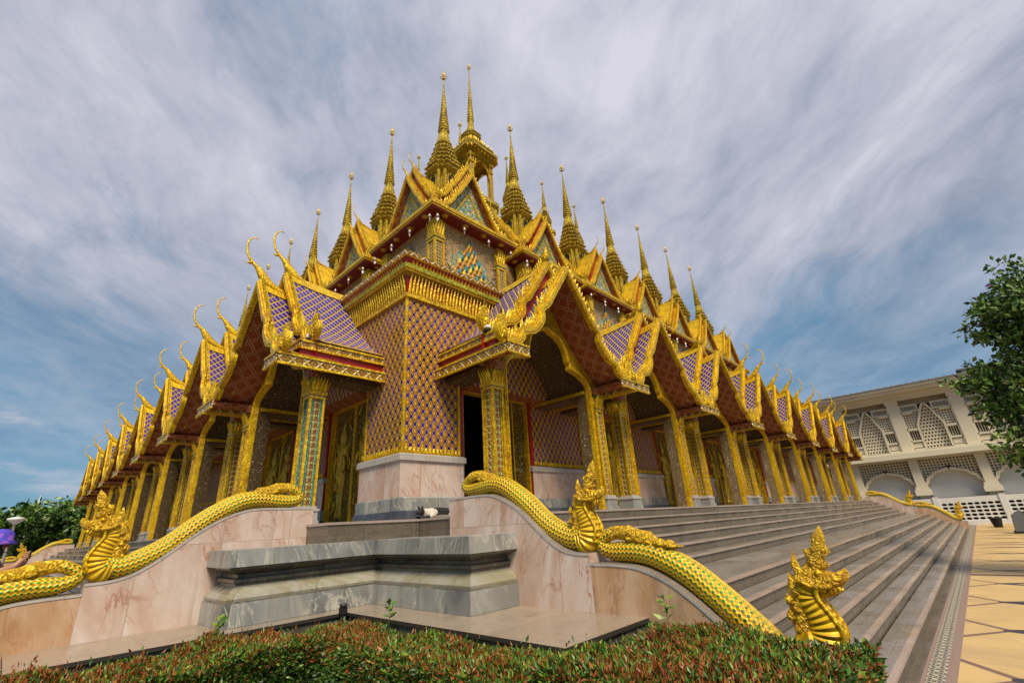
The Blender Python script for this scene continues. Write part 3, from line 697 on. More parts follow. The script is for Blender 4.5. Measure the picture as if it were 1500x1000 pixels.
# --- roof profiles (along, height)
FRONT = sm_path([(0, 9.05), (.75, 8.0), (1.5, 7.0), (2.25, 6.2), (3.0, 5.62), (3.72, 5.25)], 2)
REAR = sm_path([(0, 9.75), (.75, 8.68), (1.5, 7.68), (2.25, 6.86), (3.0, 6.25), (3.62, 5.88)], 2)
def tier_mb(prof, o0, o1, rise):
    b = MB(); no = 8; amax = prof[-1][0]
    L = [0]
    for i in range(1, len(prof)): L.append(L[-1]+math.dist(prof[i], prof[i-1]))
    for sg in (-1, 1):
        for under in (0, 1):
            vs = []; uvs = []
            for i in range(no+1):
                t = i/no; o = o0+(o1-o0)*t
                for (a, z), l in zip(prof, L):
                    zz_ = z+rise*(1-a/amax)*t**2.5-(.14 if under else 0)
                    vs.append((sg*a, -o, zz_)); uvs.append((o, l))
            n = len(prof); f = []
            for i in range(no):
                for j in range(n-1):
                    q = (i*n+j, i*n+j+1, (i+1)*n+j+1, (i+1)*n+j); f.append(q if (sg > 0) != bool(under) else q[::-1])
            b.add(vs, f, 'soffit' if under else 'tile', uvs, True)
        # gold borders: ridge cap, verge band and eave band
        def band(i0, i1, t0, t1, lift):
            vs = []; k = 0; cols = 7
            pr_ = prof[i0:i1+1]
            for i in range(cols):
                t = t0+(t1-t0)*i/(cols-1); o = o0+(o1-o0)*t
                for a, z in pr_:
                    zz_ = z+rise*(1-a/amax)*max(t, 0)**2.5+lift
                    vs.append((sg*a, -o, zz_))
            n = len(pr_); f = []
            for i in range(cols-1):
                for j in range(n-1):
                    q = (i*n+j, i*n+j+1, (i+1)*n+j+1, (i+1)*n+j); f.append(q if sg > 0 else q[::-1])
            b.add(vs, f, 'gold', None, True)
        band(0, 1, 0, 1, .07)
        w_ = .10/(o1-o0)
        band(0, len(prof)-1, 1-2*w_, 1, .05); band(0, len(prof)-1, 0, w_*1.3, .05)
        band(len(prof)-2, len(prof)-1, 0, 1, .03)
    return b
def bargeboard_mb(pts, o, teeth=.215, sc_=1., sides=(-1, 1)):
    """pair of naga bargeboards in the plane at distance o"""
    b = MB(); P = sm_path(pts, 5)
    for sg in sides:
        q = [(sg*a, z) for a, z in P]; q = q if sg > 0 else q
        k = 1 if sg > 0 else -1
        b.ribbon(q, PX, -.17*k*sc_, .13*k*sc_, o-.06*sc_, o+.10*sc_, 'gold')
        b.ribbon(q, PX, -.08*k*sc_, .04*k*sc_, o+.10*sc_, o+.15*sc_, 'gold')
        b.ribbon(q, PX, -.155*k*sc_, -.11*k*sc_, o+.10*sc_, o+.135*sc_, 'gold')
        acc = 0
        for i in range(1, len(q)):
            d = math.dist(q[i], q[i-1]); acc += d
            if acc >= teeth*.80:
                acc = 0; tx, tz = (q[i][0]-q[i-1][0])/d, (q[i][1]-q[i-1][1])/d
                nx, nz = -tz*k, tx*k
                ux, uz = nx*.85-tx*.35, nz*.85-tz*.35+.25; l = math.hypot(ux, uz)
                blade(b, (q[i][0]+nx*.08*sc_, -(o+.02), q[i][1]+nz*.08*sc_), (tx, 0, tz), (ux/l, 0, uz/l), (0, -1, 0), .20*sc_, .40*sc_, 'gold', .10)
                rb_ = [(q[i][0]+nx*w_*sc_+tx*e_, q[i][1]+nz*w_*sc_+tz*e_) for w_, e_ in ((-.06, -.07*k), (.02, 0), (.12, .09*k))]
                b.tube([(p_, -(o-.07*sc_), q_, .035*sc_) for p_, q_ in rb_], 'gold', 5)
    return b
FB = [(0, 9.28), (.55, 8.5), (1.1, 7.72), (1.42, 7.27), (1.62, 7.13), (1.78, 6.92), (1.80, 6.6), (1.98, 6.32), (2.3, 6.02), (2.62, 5.92), (2.84, 5.82), (2.92, 5.6), (3.15, 5.42), (3.5, 5.34), (3.74, 5.42), (3.86, 5.62), (3.80, 5.80)]
RB = [(a*.975, z+.66) for a, z in FB]
FLAME = [(-.16, 0), (-.26, .18), (-.20, .40), (-.30, .52), (-.18, .62), (-.20, .78), (-.06, .88), (0, 1.18), (.05, .92), (.15, .80), (.10, .66), (.24, .52), (.16, .40), (.22, .2), (.15, 0)]
def hook_mb(o, z, sx=3.74, s_=1., sides=(-1, 1)):
    b = MB()
    for sg in sides:
        b.inflate([(sg*sx+p*s_, z+q*s_) for p, q in FLAME], PX, .11*s_, 'ornate', .08*s_, o)
        b.inflate([(sg*sx+p*.62*s_, z+q*.55*s_) for p, q in FLAME], PX, .18*s_, 'ornate', .07*s_, o)
    return b
def chofa_mb(o, z, s_=1.):
    b = MB(); P = sm_path([(-1.5, -.40, .10), (-1.0, -.36, .13), (-.6, -.27, .16), (-.28, -.10, .185), (-.05, .12, .18), (.10, .34, .135), (.25, .50, .09), (.42, .64, .062), (.56, .82, .050), (.64, 1.02, .044), (.68, 1.26, .040), (.67, 1.44, .036), (.61, 1.60, .031), (.52, 1.70, .026), (.42, 1.74, .026), (.36, 1.71, .03)], 4)
    b.tube([(0, -(o+p*s_), z+q*s_, r*s_) for p, q, r in P], 'gold', 10, flat=.7)
    b.tube([(0, -(o+p*s_), z+q*s_, r*s_) for p, q, r in ((.45, .58, .06), (.56, .56, .04), (.62, .60, .01))], 'gold', 6)
    return b
def bulb_mb(o, z):
    b = MB(); b.tube([(0, -(o+p), z+q, r) for p, q, r in sm_path([(-1.5, -.40, .10), (-1.0, -.36, .13), (-.6, -.27, .17), (-.25, -.08, .23), (-.05, .10, .25), (.02, .30, .17), (.04, .5, .08), (.05, .72, .02)], 4)], 'gold', 10, flat=.8); return b
bulb_f, bulb_r = bulb_mb(3.4, 9.4).mesh('ridge_finial'), bulb_mb(2.5, 10.12).mesh('ridge_finial')
def fascia_mb(a1, o1, z0, z1, a0, ret, sg):
    b = MB()
    for sg in (sg,):
        xa, xb = sorted((sg*a0, sg*a1))
        xa, xb = sorted((sg*(a1-.62), sg*a1)); b.box(xa, xb, -o1+.02, .8, z1-.17, z1-.02, 'soffit')
        def strip(x0, x1, y0, y1):
            b.box(x0, x1, y0, y1, z0, z0+.07, 'gold'); b.box(x0, x1, y0, y1, z1-.07, z1, 'gold')
        # outer face
        e = sg*a1; x0, x1 = sorted((e-sg*.05, e+sg*.03)); b.box(x0, x1, -o1, .8, z0+.07, z1-.07, 'fascia')
        x0, x1 = sorted((e-sg*.02, e+sg*.06)); strip(x0, x1, -o1-.06, .8)
        x0, x1 = sorted((e-sg*ret, e+sg*.03)); b.box(x0, x1, -o1-.03, -o1+.02, z0+.07, z1-.07, 'fascia')
        x0, x1 = sorted((e-sg*ret, e+sg*.06)); strip(x0, x1, -o1-.06, -o1+.02)
    return b
ARCH = sm_path([(2.42, 4.98), (2.30, 5.22), (2.0, 5.42), (1.6, 5.55), (1.22, 5.62)], 3)+[(1.20, 5.66), (1.20, 5.88)]+sm_path([(1.12, 5.95), (1.08, 6.15), (.98, 6.45), (.80, 6.7), (.5, 6.88), (.22, 6.95), (0, 7.08)], 3)
def roof_z(prof, a):
    for (a0, z0), (a1, z1) in zip(prof, prof[1:]):
        if a0 <= a <= a1: return z0+(z1-z0)*(a-a0)/(a1-a0)
    return prof[-1][1]
def arch_mb():
    b = MB(); o = 2.1
    for sg in (-1, 1):
        k = 1 if sg > 0 else -1
        jamb = [(sg*2.42, ZP), (sg*2.42, 2.5)]+[(sg*a, z) for a, z in ARCH]
        b.ribbon(jamb, PX, -.0*k, -.13*k, o-.05, o+.16, 'gold')
        b.ribbon(jamb, PX, -.13*k, -.19*k, o-.05, o+.10, 'gold')
        b.ribbon(jamb, PX, -.04*k, -.09*k, o+.16, o+.20, 'gold')
        # mirrored reveal
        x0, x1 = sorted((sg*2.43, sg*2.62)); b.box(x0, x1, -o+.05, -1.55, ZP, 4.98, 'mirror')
        # infill up to the roof
        n = len(ARCH); vs = []
        for a, z in ARCH: vs += [(sg*a, -o, z), (sg*a, -o, roof_z(FRONT, a)-.12)]
        fs = []
        for i in range(n-1):
            q = (2*i, 2*i+1, 2*i+3, 2*i+2); fs.append(q if sg < 0 else q[::-1])
        b.add(vs, fs, 'ornate')
        vs = [(sg*2.42, -o, 4.9), (sg*3.7, -o, 4.9), (sg*3.7, -o, 5.2), (sg*2.42, -o, roof_z(FRONT, 2.42)-.12)]
        b.add(vs, [(0, 1, 2, 3) if sg > 0 else (3, 2, 1, 0)], 'ornate')
    return b
VAULT = sm_path([(2.44, 4.98), (2.36, 5.35), (2.15, 5.72), (1.75, 6.25), (1.3, 6.65), (.75, 6.95), (0, 7.1)], 3)
def vault_mb():
    b = MB(); L = [(-a, z) for a, z in VAULT]+[(a, z) for a, z in VAULT[::-1][1:]]
    vs = [(a, -o, z) for o in (2.06, .7, -.8) for a, z in L]; n = len(L)
    fs = [(k*n+i, k*n+i+1, (k+1)*n+i+1, (k+1)*n+i) for k in range(2) for i in range(n-1)]
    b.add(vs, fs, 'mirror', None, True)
    for sg in (-1, 1):
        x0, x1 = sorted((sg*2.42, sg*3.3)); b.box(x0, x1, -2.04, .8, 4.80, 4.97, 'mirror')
        x0, x1 = sorted((sg*2.34, sg*2.46)); b.box(x0, x1, -2.0, .8, 4.86, 4.99, 'gold')
    return b
porch = empty('porch', parent=temple)
for sx in (-2.93, 2.93): column_mb(sx, -2.04).build('column', porch)
arch_mb().build('arch', porch); vault_mb().build('vault', porch)
tier_mb(REAR, -.9, 2.5, .28).build('rear_roof', porch); tier_mb(FRONT, 1.7, 3.4, .22).build('front_roof', porch)
for sg in (-1, 1): bargeboard_mb(FB, 3.4, sides=(sg,)).build('bargeboard', porch); bargeboard_mb(RB, 2.5, sides=(sg,)).build('bargeboard', porch)
for sg in (-1, 1): hook_mb(3.45, 5.3, sides=(sg,)).build('eave_finial', porch); hook_mb(2.55, 5.95, 3.62, sides=(sg,)).build('eave_finial', porch)
chofa_mb(3.4, 9.4).build('ridge_finial', porch); chofa_mb(2.5, 10.12).build('ridge_finial', porch)
for sg in (-1, 1): fascia_mb(3.72, 3.62, 4.86, 5.24, 2.7, .95, sg).build('lower_cornice', porch); fascia_mb(3.58, 2.95, 5.54, 5.84, 3.0, .8, sg).build('upper_cornice', porch)
b = MB()
for sg in (-1, 1):
    x0, x1 = sorted((sg*3.30, sg*3.55)); b.box(x0, x1, -2.9, .8, 5.22, 5.56, 'red')
    # red panel in the step between the two gables
    vs = []
    for (a, z) in FRONT: vs += [(sg*a, -2.46, z+.06), (sg*a, -2.46, roof_z(REAR, a)-.05+.28*(1-a/3.62))]
    n = len(FRONT); b.add(vs, [(2*i, 2*i+1, 2*i+3, 2*i+2) if sg < 0 else (2*i+2, 2*i+3, 2*i+1, 2*i) for i in range(n-1)], 'red')
b.build('red_frieze', porch)

# --- main walls: one lattice panel and one door per bay
def plinth(b, path, z0=ZP):
    prof = [(.20, z0), (.20, z0+.26), (.15, z0+.27), (.15, z0+.62), (.11, z0+.66), (.11, z0+1.72), (.18, z0+1.74), (.18, z0+1.92), (.12, z0+1.96), (.0, z0+1.96)]
    sweep(b, path, prof, ['bluegrey', 'bluegrey', 'grey', 'grey', 'pink', 'white_m', 'white_m', 'white_m', 'white_m'])
CP = [(.0, 7.75), (.10, 7.75), (.10, 7.88), (.02, 7.92), (.06, 8.6), (.24, 8.70), (.24, 8.78), (.30, 8.80), (.30, 8.96), (.20, 8.98), (.20, 9.04), (.30, 9.22), (.38, 9.25), (.38, 9.42), (.30, 9.45), (-.8, 9.46)]
CM = ['gold', 'gold', 'gold', 'red', 'fine', 'gold', 'gold', 'greengold', 'gold', 'red', 'red', 'gold', 'fascia', 'gold', 'gold']
def frieze(b, p0, p1, out, n, low=True):
    (x0, y0), (x1, y1) = p0, p1; l = math.hypot(x1-x0, y1-y0); ax = ((x1-x0)/l, (y1-y0)/l, 0)
    for i in range(n):
        t = (i+.5)/n; x, y = x0+(x1-x0)*t, y0+(y1-y0)*t
        if low is None:
            blade(b, (x+out[0]*.12, y+out[1]*.12, ZP+2.16), ax, (0, 0, -1), (*out, 0), l/n*.8, .2, 'gold', .1); continue
        blade(b, (x+out[0]*.05, y+out[1]*.05, 7.90), ax, (0, 0, 1), (*out, 0), l/n*.78, .80, 'gold', .20)
        blade(b, (x+l/n*.5*ax[0]+out[0]*.05, y+l/n*.5*ax[1]+out[1]*.05, 8.68), ax, (0, 0, -1), (*out, 0), l/n*.5, .55, 'gold', -.15)
        blade(b, (x+out[0]*.2, y+out[1]*.2, 9.02), ax, (0, 0, 1), (*out, 0), l/n*.85, .24, 'gold', .5)
        if low: blade(b, (x+out[0]*.12, y+out[1]*.12, ZP+2.16), ax, (0, 0, -1), (*out, 0), l/n*.8, .2, 'gold', .1)
bay = MB(); w0, w1 = 2.0, PITCH-2.0
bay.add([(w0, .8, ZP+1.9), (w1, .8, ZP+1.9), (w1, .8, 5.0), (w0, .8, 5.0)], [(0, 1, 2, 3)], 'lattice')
bay.box(w0, w0+.08, .74, .9, ZP+2.0, 5.0, 'gold'); bay.box(w1-.08, w1, .74, .9, ZP+2.0, 5.0, 'gold'); bay.box(w0, w1, .74, .86, ZP+2.0, ZP+2.1, 'gold')
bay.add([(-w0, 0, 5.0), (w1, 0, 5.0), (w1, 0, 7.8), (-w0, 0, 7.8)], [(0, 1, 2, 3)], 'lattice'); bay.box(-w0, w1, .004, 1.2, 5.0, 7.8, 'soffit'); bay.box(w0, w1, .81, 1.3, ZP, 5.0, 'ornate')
plinth(bay, [(w0, 1.2), (w0, .8), (w1, .8), (w1, 1.2)])
sweep(bay, [(-w0, 0), (w1, 0)], CP, CM); frieze(bay, (-w0, 0), (w1, 0), (0, -1), 46, False); frieze(bay, (w0, .8), (w1, .8), (0, -1), 20, None)
wall_bay = bay.build('wall', temple)
def door_parts(parent, open_=False):
    b = MB()
    for sg in (-1, 1):
        x0, x1 = sorted((sg*1.88, sg*2.04)); b.box(x0, x1, .70, 1.15, ZP, 5.2, 'red')
        x0, x1 = sorted((sg*1.78, sg*1.88)); b.box(x0, x1, .80, 1.10, ZP, 5.1, 'gold')
    b.box(-1.88, 1.88, .72, 1.15, 5.05, 5.2, 'red'); b.box(-1.78, 1.78, .8, 1.1, 4.95, 5.05, 'gold')
    b.build('door_frame', parent)
    if not open_:
        for sg in (-1, 1):
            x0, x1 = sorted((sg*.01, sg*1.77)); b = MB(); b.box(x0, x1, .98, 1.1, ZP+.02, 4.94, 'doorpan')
            for q in ((x0, x0+.07), (x1-.07, x1)): b.box(*q, .93, .99, ZP+.02, 4.94, 'gold')
            lf = b.build('door_leaf', parent)
            cx = sg*.9; g = MB(); G = lambda p, q, d: (cx+p, .97-d, ZP+.25+q)
            hip = [(-.16, 0), (-.26, .06), (-.12, .3), (-.15, .9), (-.2, 1.35), (-.26, 1.7), (-.18, 2.0), (-.24, 2.3), (-.3, 2.5), (-.14, 2.62), (-.09, 2.72), (-.14, 2.85), (-.1, 3.02), (-.05, 3.2), (0, 3.55), (.05, 3.2), (.1, 3.02), (.14, 2.85), (.09, 2.72), (.14, 2.62), (.32, 2.46), (.24, 2.2), (.18, 2.0), (.24, 1.7), (.22, 1.3), (.14, .9), (.13, .3), (.24, .05), (.06, 0), (.03, .9), (0, 1.1), (-.04, .9), (-.06, .06)]
            hip = [(a_*1.25, q_*1.12) for a_, q_ in hip]; g.inflate(hip, G, .20, 'relief', .08)
            for arm in ([(-.28, 2.45), (-.42, 2.1), (-.3, 1.75), (-.08, 1.72)], [(.3, 2.42), (.42, 2.1), (.26, 1.85), (.02, 1.95)]):
                g.tube([(*G(p, q, .12), .07) for p, q in sm_path(arm, 4)], 'relief', 7)
            g.tube([(*G(-.02, q, .2), .028) for q in (1.1, 1.8, 2.5, 3.0)], 'gold', 6)
            for k in range(16):
                a0 = rnd.uniform(0, 4.2); s2 = rnd.choice((-1, 1)); x_ = s2*rnd.uniform(.42, .62)
                g.tube([(*G(x_+.12*math.sin(t*5+k)*s2, a0*.97+t*.6, .03), .035*(1-t)+.008) for t in np.linspace(0, 1, 7)], 'relief', 5)
            g.build('guardian_relief', lf) if False else g.build('guardian_relief', parent)
    else:
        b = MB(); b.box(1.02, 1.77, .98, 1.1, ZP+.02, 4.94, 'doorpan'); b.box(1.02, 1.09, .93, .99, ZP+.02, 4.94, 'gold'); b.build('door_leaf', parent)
        b = MB(); b.add([(-2.2, 1.1, ZP+.004), (2.2, 1.1, ZP+.004), (2.2, 6, ZP+.004), (-2.2, 6, ZP+.004), (-2.2, 1.1, 5.3), (2.2, 1.1, 5.3), (2.2, 6, 5.3), (-2.2, 6, 5.3)], [(0, 1, 2, 3), (2, 6, 7, 3), (0, 3, 7, 4), (1, 5, 6, 2), (4, 7, 6, 5)], 'black')  # room surfaces coloured black in place of unlit depth
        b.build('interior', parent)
door = empty('door', parent=temple); door_parts(door)
door_o = empty('door', parent=temple); door_parts(door_o, True)
first = True
for side in ('right', 'left'):
    for k in range(NB):
        al = FIRST+PITCH*k
        p = copy_tree(porch, temple); facade(p, al, side)
        if side == 'left' and k == 0:
            for ch in p.children:
                if ch.name.startswith('column') and ch.data.vertices[0].co.x > 0: ch.data = column_mb(2.93, -2.04, 'teal').mesh('column')
        if side == 'right' and k < 3:
            for ch in p.children:
                if ch.name.startswith('ridge_finial'): ch.data = (bulb_f if ch.data.vertices[0].co.y < -3 else bulb_r)
        wb = wall_bay if first else copy_tree(wall_bay, temple)
        if side == 'left': wb.scale = (1, 1, 1)
        facade(wb, al if side == 'right' else al+0., side)
        if side == 'left': facade(wb, al+PITCH, side)      # local +x runs towards the viewer here
        if side == 'right' and k == 0: d = door_o
        else: d = door if (side, k) == ('right', 1) else copy_tree(door, temple)
        facade(d, al, side); first = False
for ch in list(porch.children): bpy.data.objects.remove(ch)
bpy.data.objects.remove(porch)
# corner block, with the short return walls up to the first doors
b = MB(); bp = [(.8, 3.0), (.8, 2.3), (0, 2.3), (0, 0), (2.3, 0), (2.3, .8), (3.0, .8)]
for (x0, y0), (x1, y1) in zip(bp, bp[1:]):
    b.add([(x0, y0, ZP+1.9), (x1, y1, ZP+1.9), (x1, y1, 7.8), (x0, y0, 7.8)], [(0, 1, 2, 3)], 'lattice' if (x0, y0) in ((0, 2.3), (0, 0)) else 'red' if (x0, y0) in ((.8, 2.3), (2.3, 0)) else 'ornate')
b.box(-.035, .045, -.035, .045, ZP+1.96, 7.8, 'gold')
for x, y in ((2.3, 0), (0, 2.3)): b.box(x-.045, x+.035, y-.045, y+.035, ZP+1.96, 5.6, 'gold')
b.box(-.03, .0, .05, 2.3, ZP+1.96, ZP+2.08, 'gold'); b.box(.05, 2.3, -.03, .0, ZP+1.96, ZP+2.08, 'gold')
plinth(b, bp); sweep(b, [(0, 7.0), (0, 0), (3.0, 0)], CP, CM)
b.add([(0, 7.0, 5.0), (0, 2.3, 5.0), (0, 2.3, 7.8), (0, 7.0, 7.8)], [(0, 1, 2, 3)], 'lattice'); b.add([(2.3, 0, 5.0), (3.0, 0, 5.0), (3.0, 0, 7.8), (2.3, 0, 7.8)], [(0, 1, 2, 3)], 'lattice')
b.box(.004, 1.2, 2.304, 7.0, 5.0, 7.8, 'soffit'); b.box(2.304, 3.0, .004, 1.2, 5.0, 7.8, 'soffit')
frieze(b, (0, 7.0), (0, 2.3), (-1, 0), 29, False); frieze(b, (2.3, 0), (3.0, 0), (0, -1), 4, False)
frieze(b, (0, 2.3), (0, 0), (-1, 0), 15); frieze(b, (0, 0), (2.3, 0), (0, -1), 15)
b.add([(.0, .0, 9.65), (LEN, .0, 9.65), (LEN, LEN, 9.65), (0, LEN, 9.65)], [(0, 1, 2, 3)], 'gold') if False else None
b.add([(.3, .3, 9.6), (LEN, .3, 9.6), (LEN, LEN, 9.6), (.3, LEN, 9.6)], [(0, 1, 2, 3)], 'redsoff')
b.box(.9, LEN-.9, LEN-1.2, LEN-.8, ZP, 9.6, 'ornate'); b.box(LEN-1.2, LEN-.8, .9, LEN-.9, ZP, 9.6, 'ornate')
b.build('corner_block', temple, (XC, YC, 0))

# --- upper storey: a square pavilion with four gables and a spire over every bay
def gable_side(b, ang, parts):
    """one outward gable, built on the -y side then turned"""
    Rm = Matrix.Rotation(ang, 4, 'Z')
    for nm, o in parts.items(): b.setdefault(nm, MB()).merge(o, Rm)
GP = sm_path([(0, 20.35), (.6, 19.2), (1.25, 18.05), (1.9, 17.15), (2.55, 16.62)], 2)
GR = [(a*.97, z+.95) for a, z in GP]
def small_gable():
    g = {}
    AX = lambda p, q, d: (p, -d, q)
    def slab_(prof, o0, o1, mat='gold'):
        b = MB()
        for sg in (-1, 1):
            vs = [(sg*a, -o, z+dz) for dz in (0, -.12) for o in (o0, o1) for a, z in prof]; n = len(prof); f = []
            for i in range(n-1):
                f += [(i, i+1, n+i+1, n+i), (2*n+i, 2*n+i+1, 3*n+i+1, 3*n+i)]
            b.add(vs, f[::2] if False else f, mat)
        return b
    r = MB(); 
    for o, pr_, mt in ((slab_(GP, 1.9, 2.85), 0, 0), (slab_(GR, 0.2, 2.4), 0, 0)): r.merge(o, Matrix())
    g['gable_roof'] = r
    p = MB(); poly = [(-a, z-.1) for a, z in GP[::-1]]+[(a, z-.1) for a, z in GP[1:]]
    p.prism(poly, 2.45, 2.5, AX, 'pediment')
    q = [(-a*.72, 16.62+(z-16.62)*.70) for a, z in GP[::-1]]+[(a*.72, 16.62+(z-16.62)*.70) for a, z in GP[1:]]
    p.ribbon(q, AX, -.05, .05, 2.5, 2.56, 'gold'); p.box(-2.3, 2.3, -2.62, -2.5, 16.58, 16.78, 'ornate')
    for (a, z) in poly: pass
    vs = [(sg*a, -o, z-.13) for sg in (1,) for o in (2.5, 2.85) for a, z in GP]
    n = len(GP)
    for sg in (-1, 1):
        p.add([(sg*a, -o, z-.13) for o in (2.5, 2.86) for a, z in GP], [(i, i+1, n+i+1, n+i) for i in range(n-1)], 'soffit')
    # the same gable step in red behind the front boards
    for sg in (-1, 1):
        vs = []
        for (a, z), (a2, z2) in zip(GP, GR): vs += [(sg*a, -2.36, z-.1), (sg*a2, -2.36, z2-.05)]
        p.add(vs, [(2*i, 2*i+1, 2*i+3, 2*i+2) for i in range(n-1)], 'red')
    g['pediment'] = p
    SB = [(0, 20.5), (.55, 19.5), (1.0, 18.7), (1.22, 18.35), (1.36, 18.22), (1.45, 17.98), (1.62, 17.7), (1.95, 17.25), (2.2, 17.12), (2.32, 16.95), (2.6, 16.72), (2.78, 16.76), (2.84, 16.95)]
    g['bargeboard'] = bargeboard_mb(SB, 2.85, .2, .82); g['bargeboard.r'] = bargeboard_mb([(a*.97, z+.95) for a, z in SB], 2.4, .2, .82)
    for n_, sd in (('', (-1,)), ('.r', (1,))): g['eave_finial'+n_] = hook_mb(2.9, 16.7, 2.72, .8, sd); g['eave_finial.q'+n_] = hook_mb(2.45, 17.6, 2.62, .75, sd)
    g['ridge_finial'] = chofa_mb(2.85, 20.6, .62); g['ridge_finial.r'] = chofa_mb(2.4, 21.55, .62)
    return g
def spire_mb(z0, tip, h, tiers=6, needle=.57):
    """redented spire: niche storey, stepped tiers with antefixes, bell and needle"""
    b = MB(); H = tip-z0
    zt = z0+H*(1-needle)
    zb = zt-min(H*.22, 2.8) if tiers > 3 else z0+H*.05
    b.plan([(h*.74, z0), (h*.74, zb-.25)], 0, 0, 'spire')
    for q in range(4):
        o = MB(); o.box(-h*.26, h*.26, -h*.76, -h*.70, z0, zb-.62, 'black')  # flat black panel painted in for the shaded hollow of the niche
        o.ribbon([(-h*.3, z0), (-h*.3, zb-.75), (-h*.15, zb-.5), (0, zb-.36), (h*.15, zb-.5), (h*.3, zb-.75), (h*.3, z0)], PX, -.04, .06, h*.72, h*.82, 'spire')
        for sx in (-1, 1): o.box(sx*h*.52-.07, sx*h*.52+.07, -h*.86, -h*.7, z0, zb-.3, 'spire')
        b.merge(o, Matrix.Rotation(q*math.pi/2, 4, 'Z'))
    b.plan([(h*.72, zb-.3), (h*.98, zb-.12), (h*1.04, zb-.06), (h*1.04, zb)], 0, 0, 'spire')
    dz = (zt-zb)/tiers
    for t in range(tiers):
        k = .42+.58*(1-t/tiers)**1.25; k2 = .42+.58*(1-(t+1)/tiers)**1.25; a = zb+dz*t
        b.plan([(h*k*.74, a), (h*k*.74, a+dz*.40), (h*k*.84, a+dz*.46), (h*k*.97, a+dz*.60), (h*k*1.04, a+dz*.66), (h*k*1.04, a+dz*.80), (h*k*.9, a+dz*.84), (h*k2*.76, a+dz)], 0, 0, 'spire')
        for q in range(4):
            cs, sn = (1, 0, -1, 0)[q], (0, 1, 0, -1)[q]
            for i in range(7):
                tt = (i-3)*.28*h*k*.92; off = h*k*(1.01 if abs(i-3) < 2 else .82 if abs(i-3) == 2 else .6)
                blade(b, (cs*off-sn*tt, sn*off+cs*tt, a+dz*.78), (-sn, cs, 0), (0, 0, 1), (cs, sn, 0), h*k*.12, dz*.34, 'spire', .08)
                if t % 2 == 0 and i % 2 == 0: blade(b, (cs*off*.93-sn*tt, sn*off*.93+cs*tt, a+dz*.60), (-sn, cs, 0), (0, 0, -1), (cs, sn, 0), h*k*.12, dz*.30, 'spire', .08)
    hw = h*.42; L = tip-zt
    b.lathe([(hw, zt), (hw*1.1, zt+.02*L), (hw*1.0, zt+.04*L), (hw*.86, zt+.10*L), (hw*.66, zt+.145*L), (hw*.76, zt+.15*L), (hw*.76, zt+.16*L)], 0, 0, 'spire', 12)
    prof = []; n = 17; zn = zt+.16*L
    for i in range(n):
        t = i/n; r = hw*.66*(1-t)**1.25+.045; z = zn+(L*.66)*t
        prof += [(r*.84, z), (r*1.2, z+.010*L), (r*1.2, z+.019*L), (r*.8, z+.024*L)]
    prof += [(.05, zn+.67*L), (.035, zt+.90*L)]
    b.lathe(prof, 0, 0, 'spire', 10)
    # top finial: crystal bud in a small tiered ring
    zf = zt+.90*L; L = min(L, 7.0)*1.25
    b.lathe([(.03, zf), (.12, zf+.012*L), (.03, zf+.02*L), (.05, zf+.03*L), (.13, zf+.05*L), (.10, zf+.065*L), (.02, zf+.10*L)], 0, 0, 'gold', 8)
    for q in range(8):
        a = q*math.pi/4
        b.tube([(math.cos(a)*r, math.sin(a)*r, zf+z*L, .018) for r, z in ((.05, .0), (.22, .012), (.25, .028), (.17, .042))], 'dark' if q % 2 else 'gold', 5)
    return b
pav = empty('roof_pavilion', parent=temple)
b = MB(); hw = 2.45
b.box(-hw, hw, -hw, hw, 9.6, 16.2, 'wallmos'); b.build('wall', pav)
for sx, sy in ((-1, -1), (1, -1), (1, 1), (-1, 1)):
    b = MB(); x, y = sx*2.38, sy*2.38
    b.box(x-.30, x+.30, y-.30, y+.30, 9.6, 14.6, 'panel')
    for ux in (-1, 1):
        for uy in (-1, 1): b.box(x+ux*.29-.06, x+ux*.29+.06, y+uy*.29-.06, y+uy*.29+.06, 9.6, 14.6, 'gold')
    b.box(x-.36, x+.36, y-.36, y+.36, 14.6, 14.72, 'gold'); b.box(x-.33, x+.33, y-.33, y+.33, 14.72, 14.82, 'teal'); b.box(x-.38, x+.38, y-.38, y+.38, 14.82, 14.95, 'gold')
    b.box(x-.30, x+.30, y-.30, y+.30, 14.95, 16.1, 'gold')
    for q in range(4):
        cs, sn = (1, 0, -1, 0)[q], (0, 1, 0, -1)[q]
        for i in range(4):
            t = (i-1.5)*.17; blade(b, (x+cs*.31-sn*t, y+sn*.31+cs*t, 14.95), (-sn, cs, 0), (0, 0, 1), (cs, sn, 0), .18, 1.0, 'gold', .2)
    b.build('pilaster', pav)
FL = [(-1.55, 0), (-1.4, .55), (-1.6, .75), (-1.25, 1.1), (-1.3, 1.45), (-.95, 1.5), (-.85, 1.95), (-.55, 1.9), (-.4, 2.4), (-.15, 2.35), (0, 3.0), (.15, 2.35), (.4, 2.4), (.55, 1.9), (.85, 1.95), (.95, 1.5), (1.3, 1.45), (1.25, 1.1), (1.6, .75), (1.4, .55), (1.55, 0)]
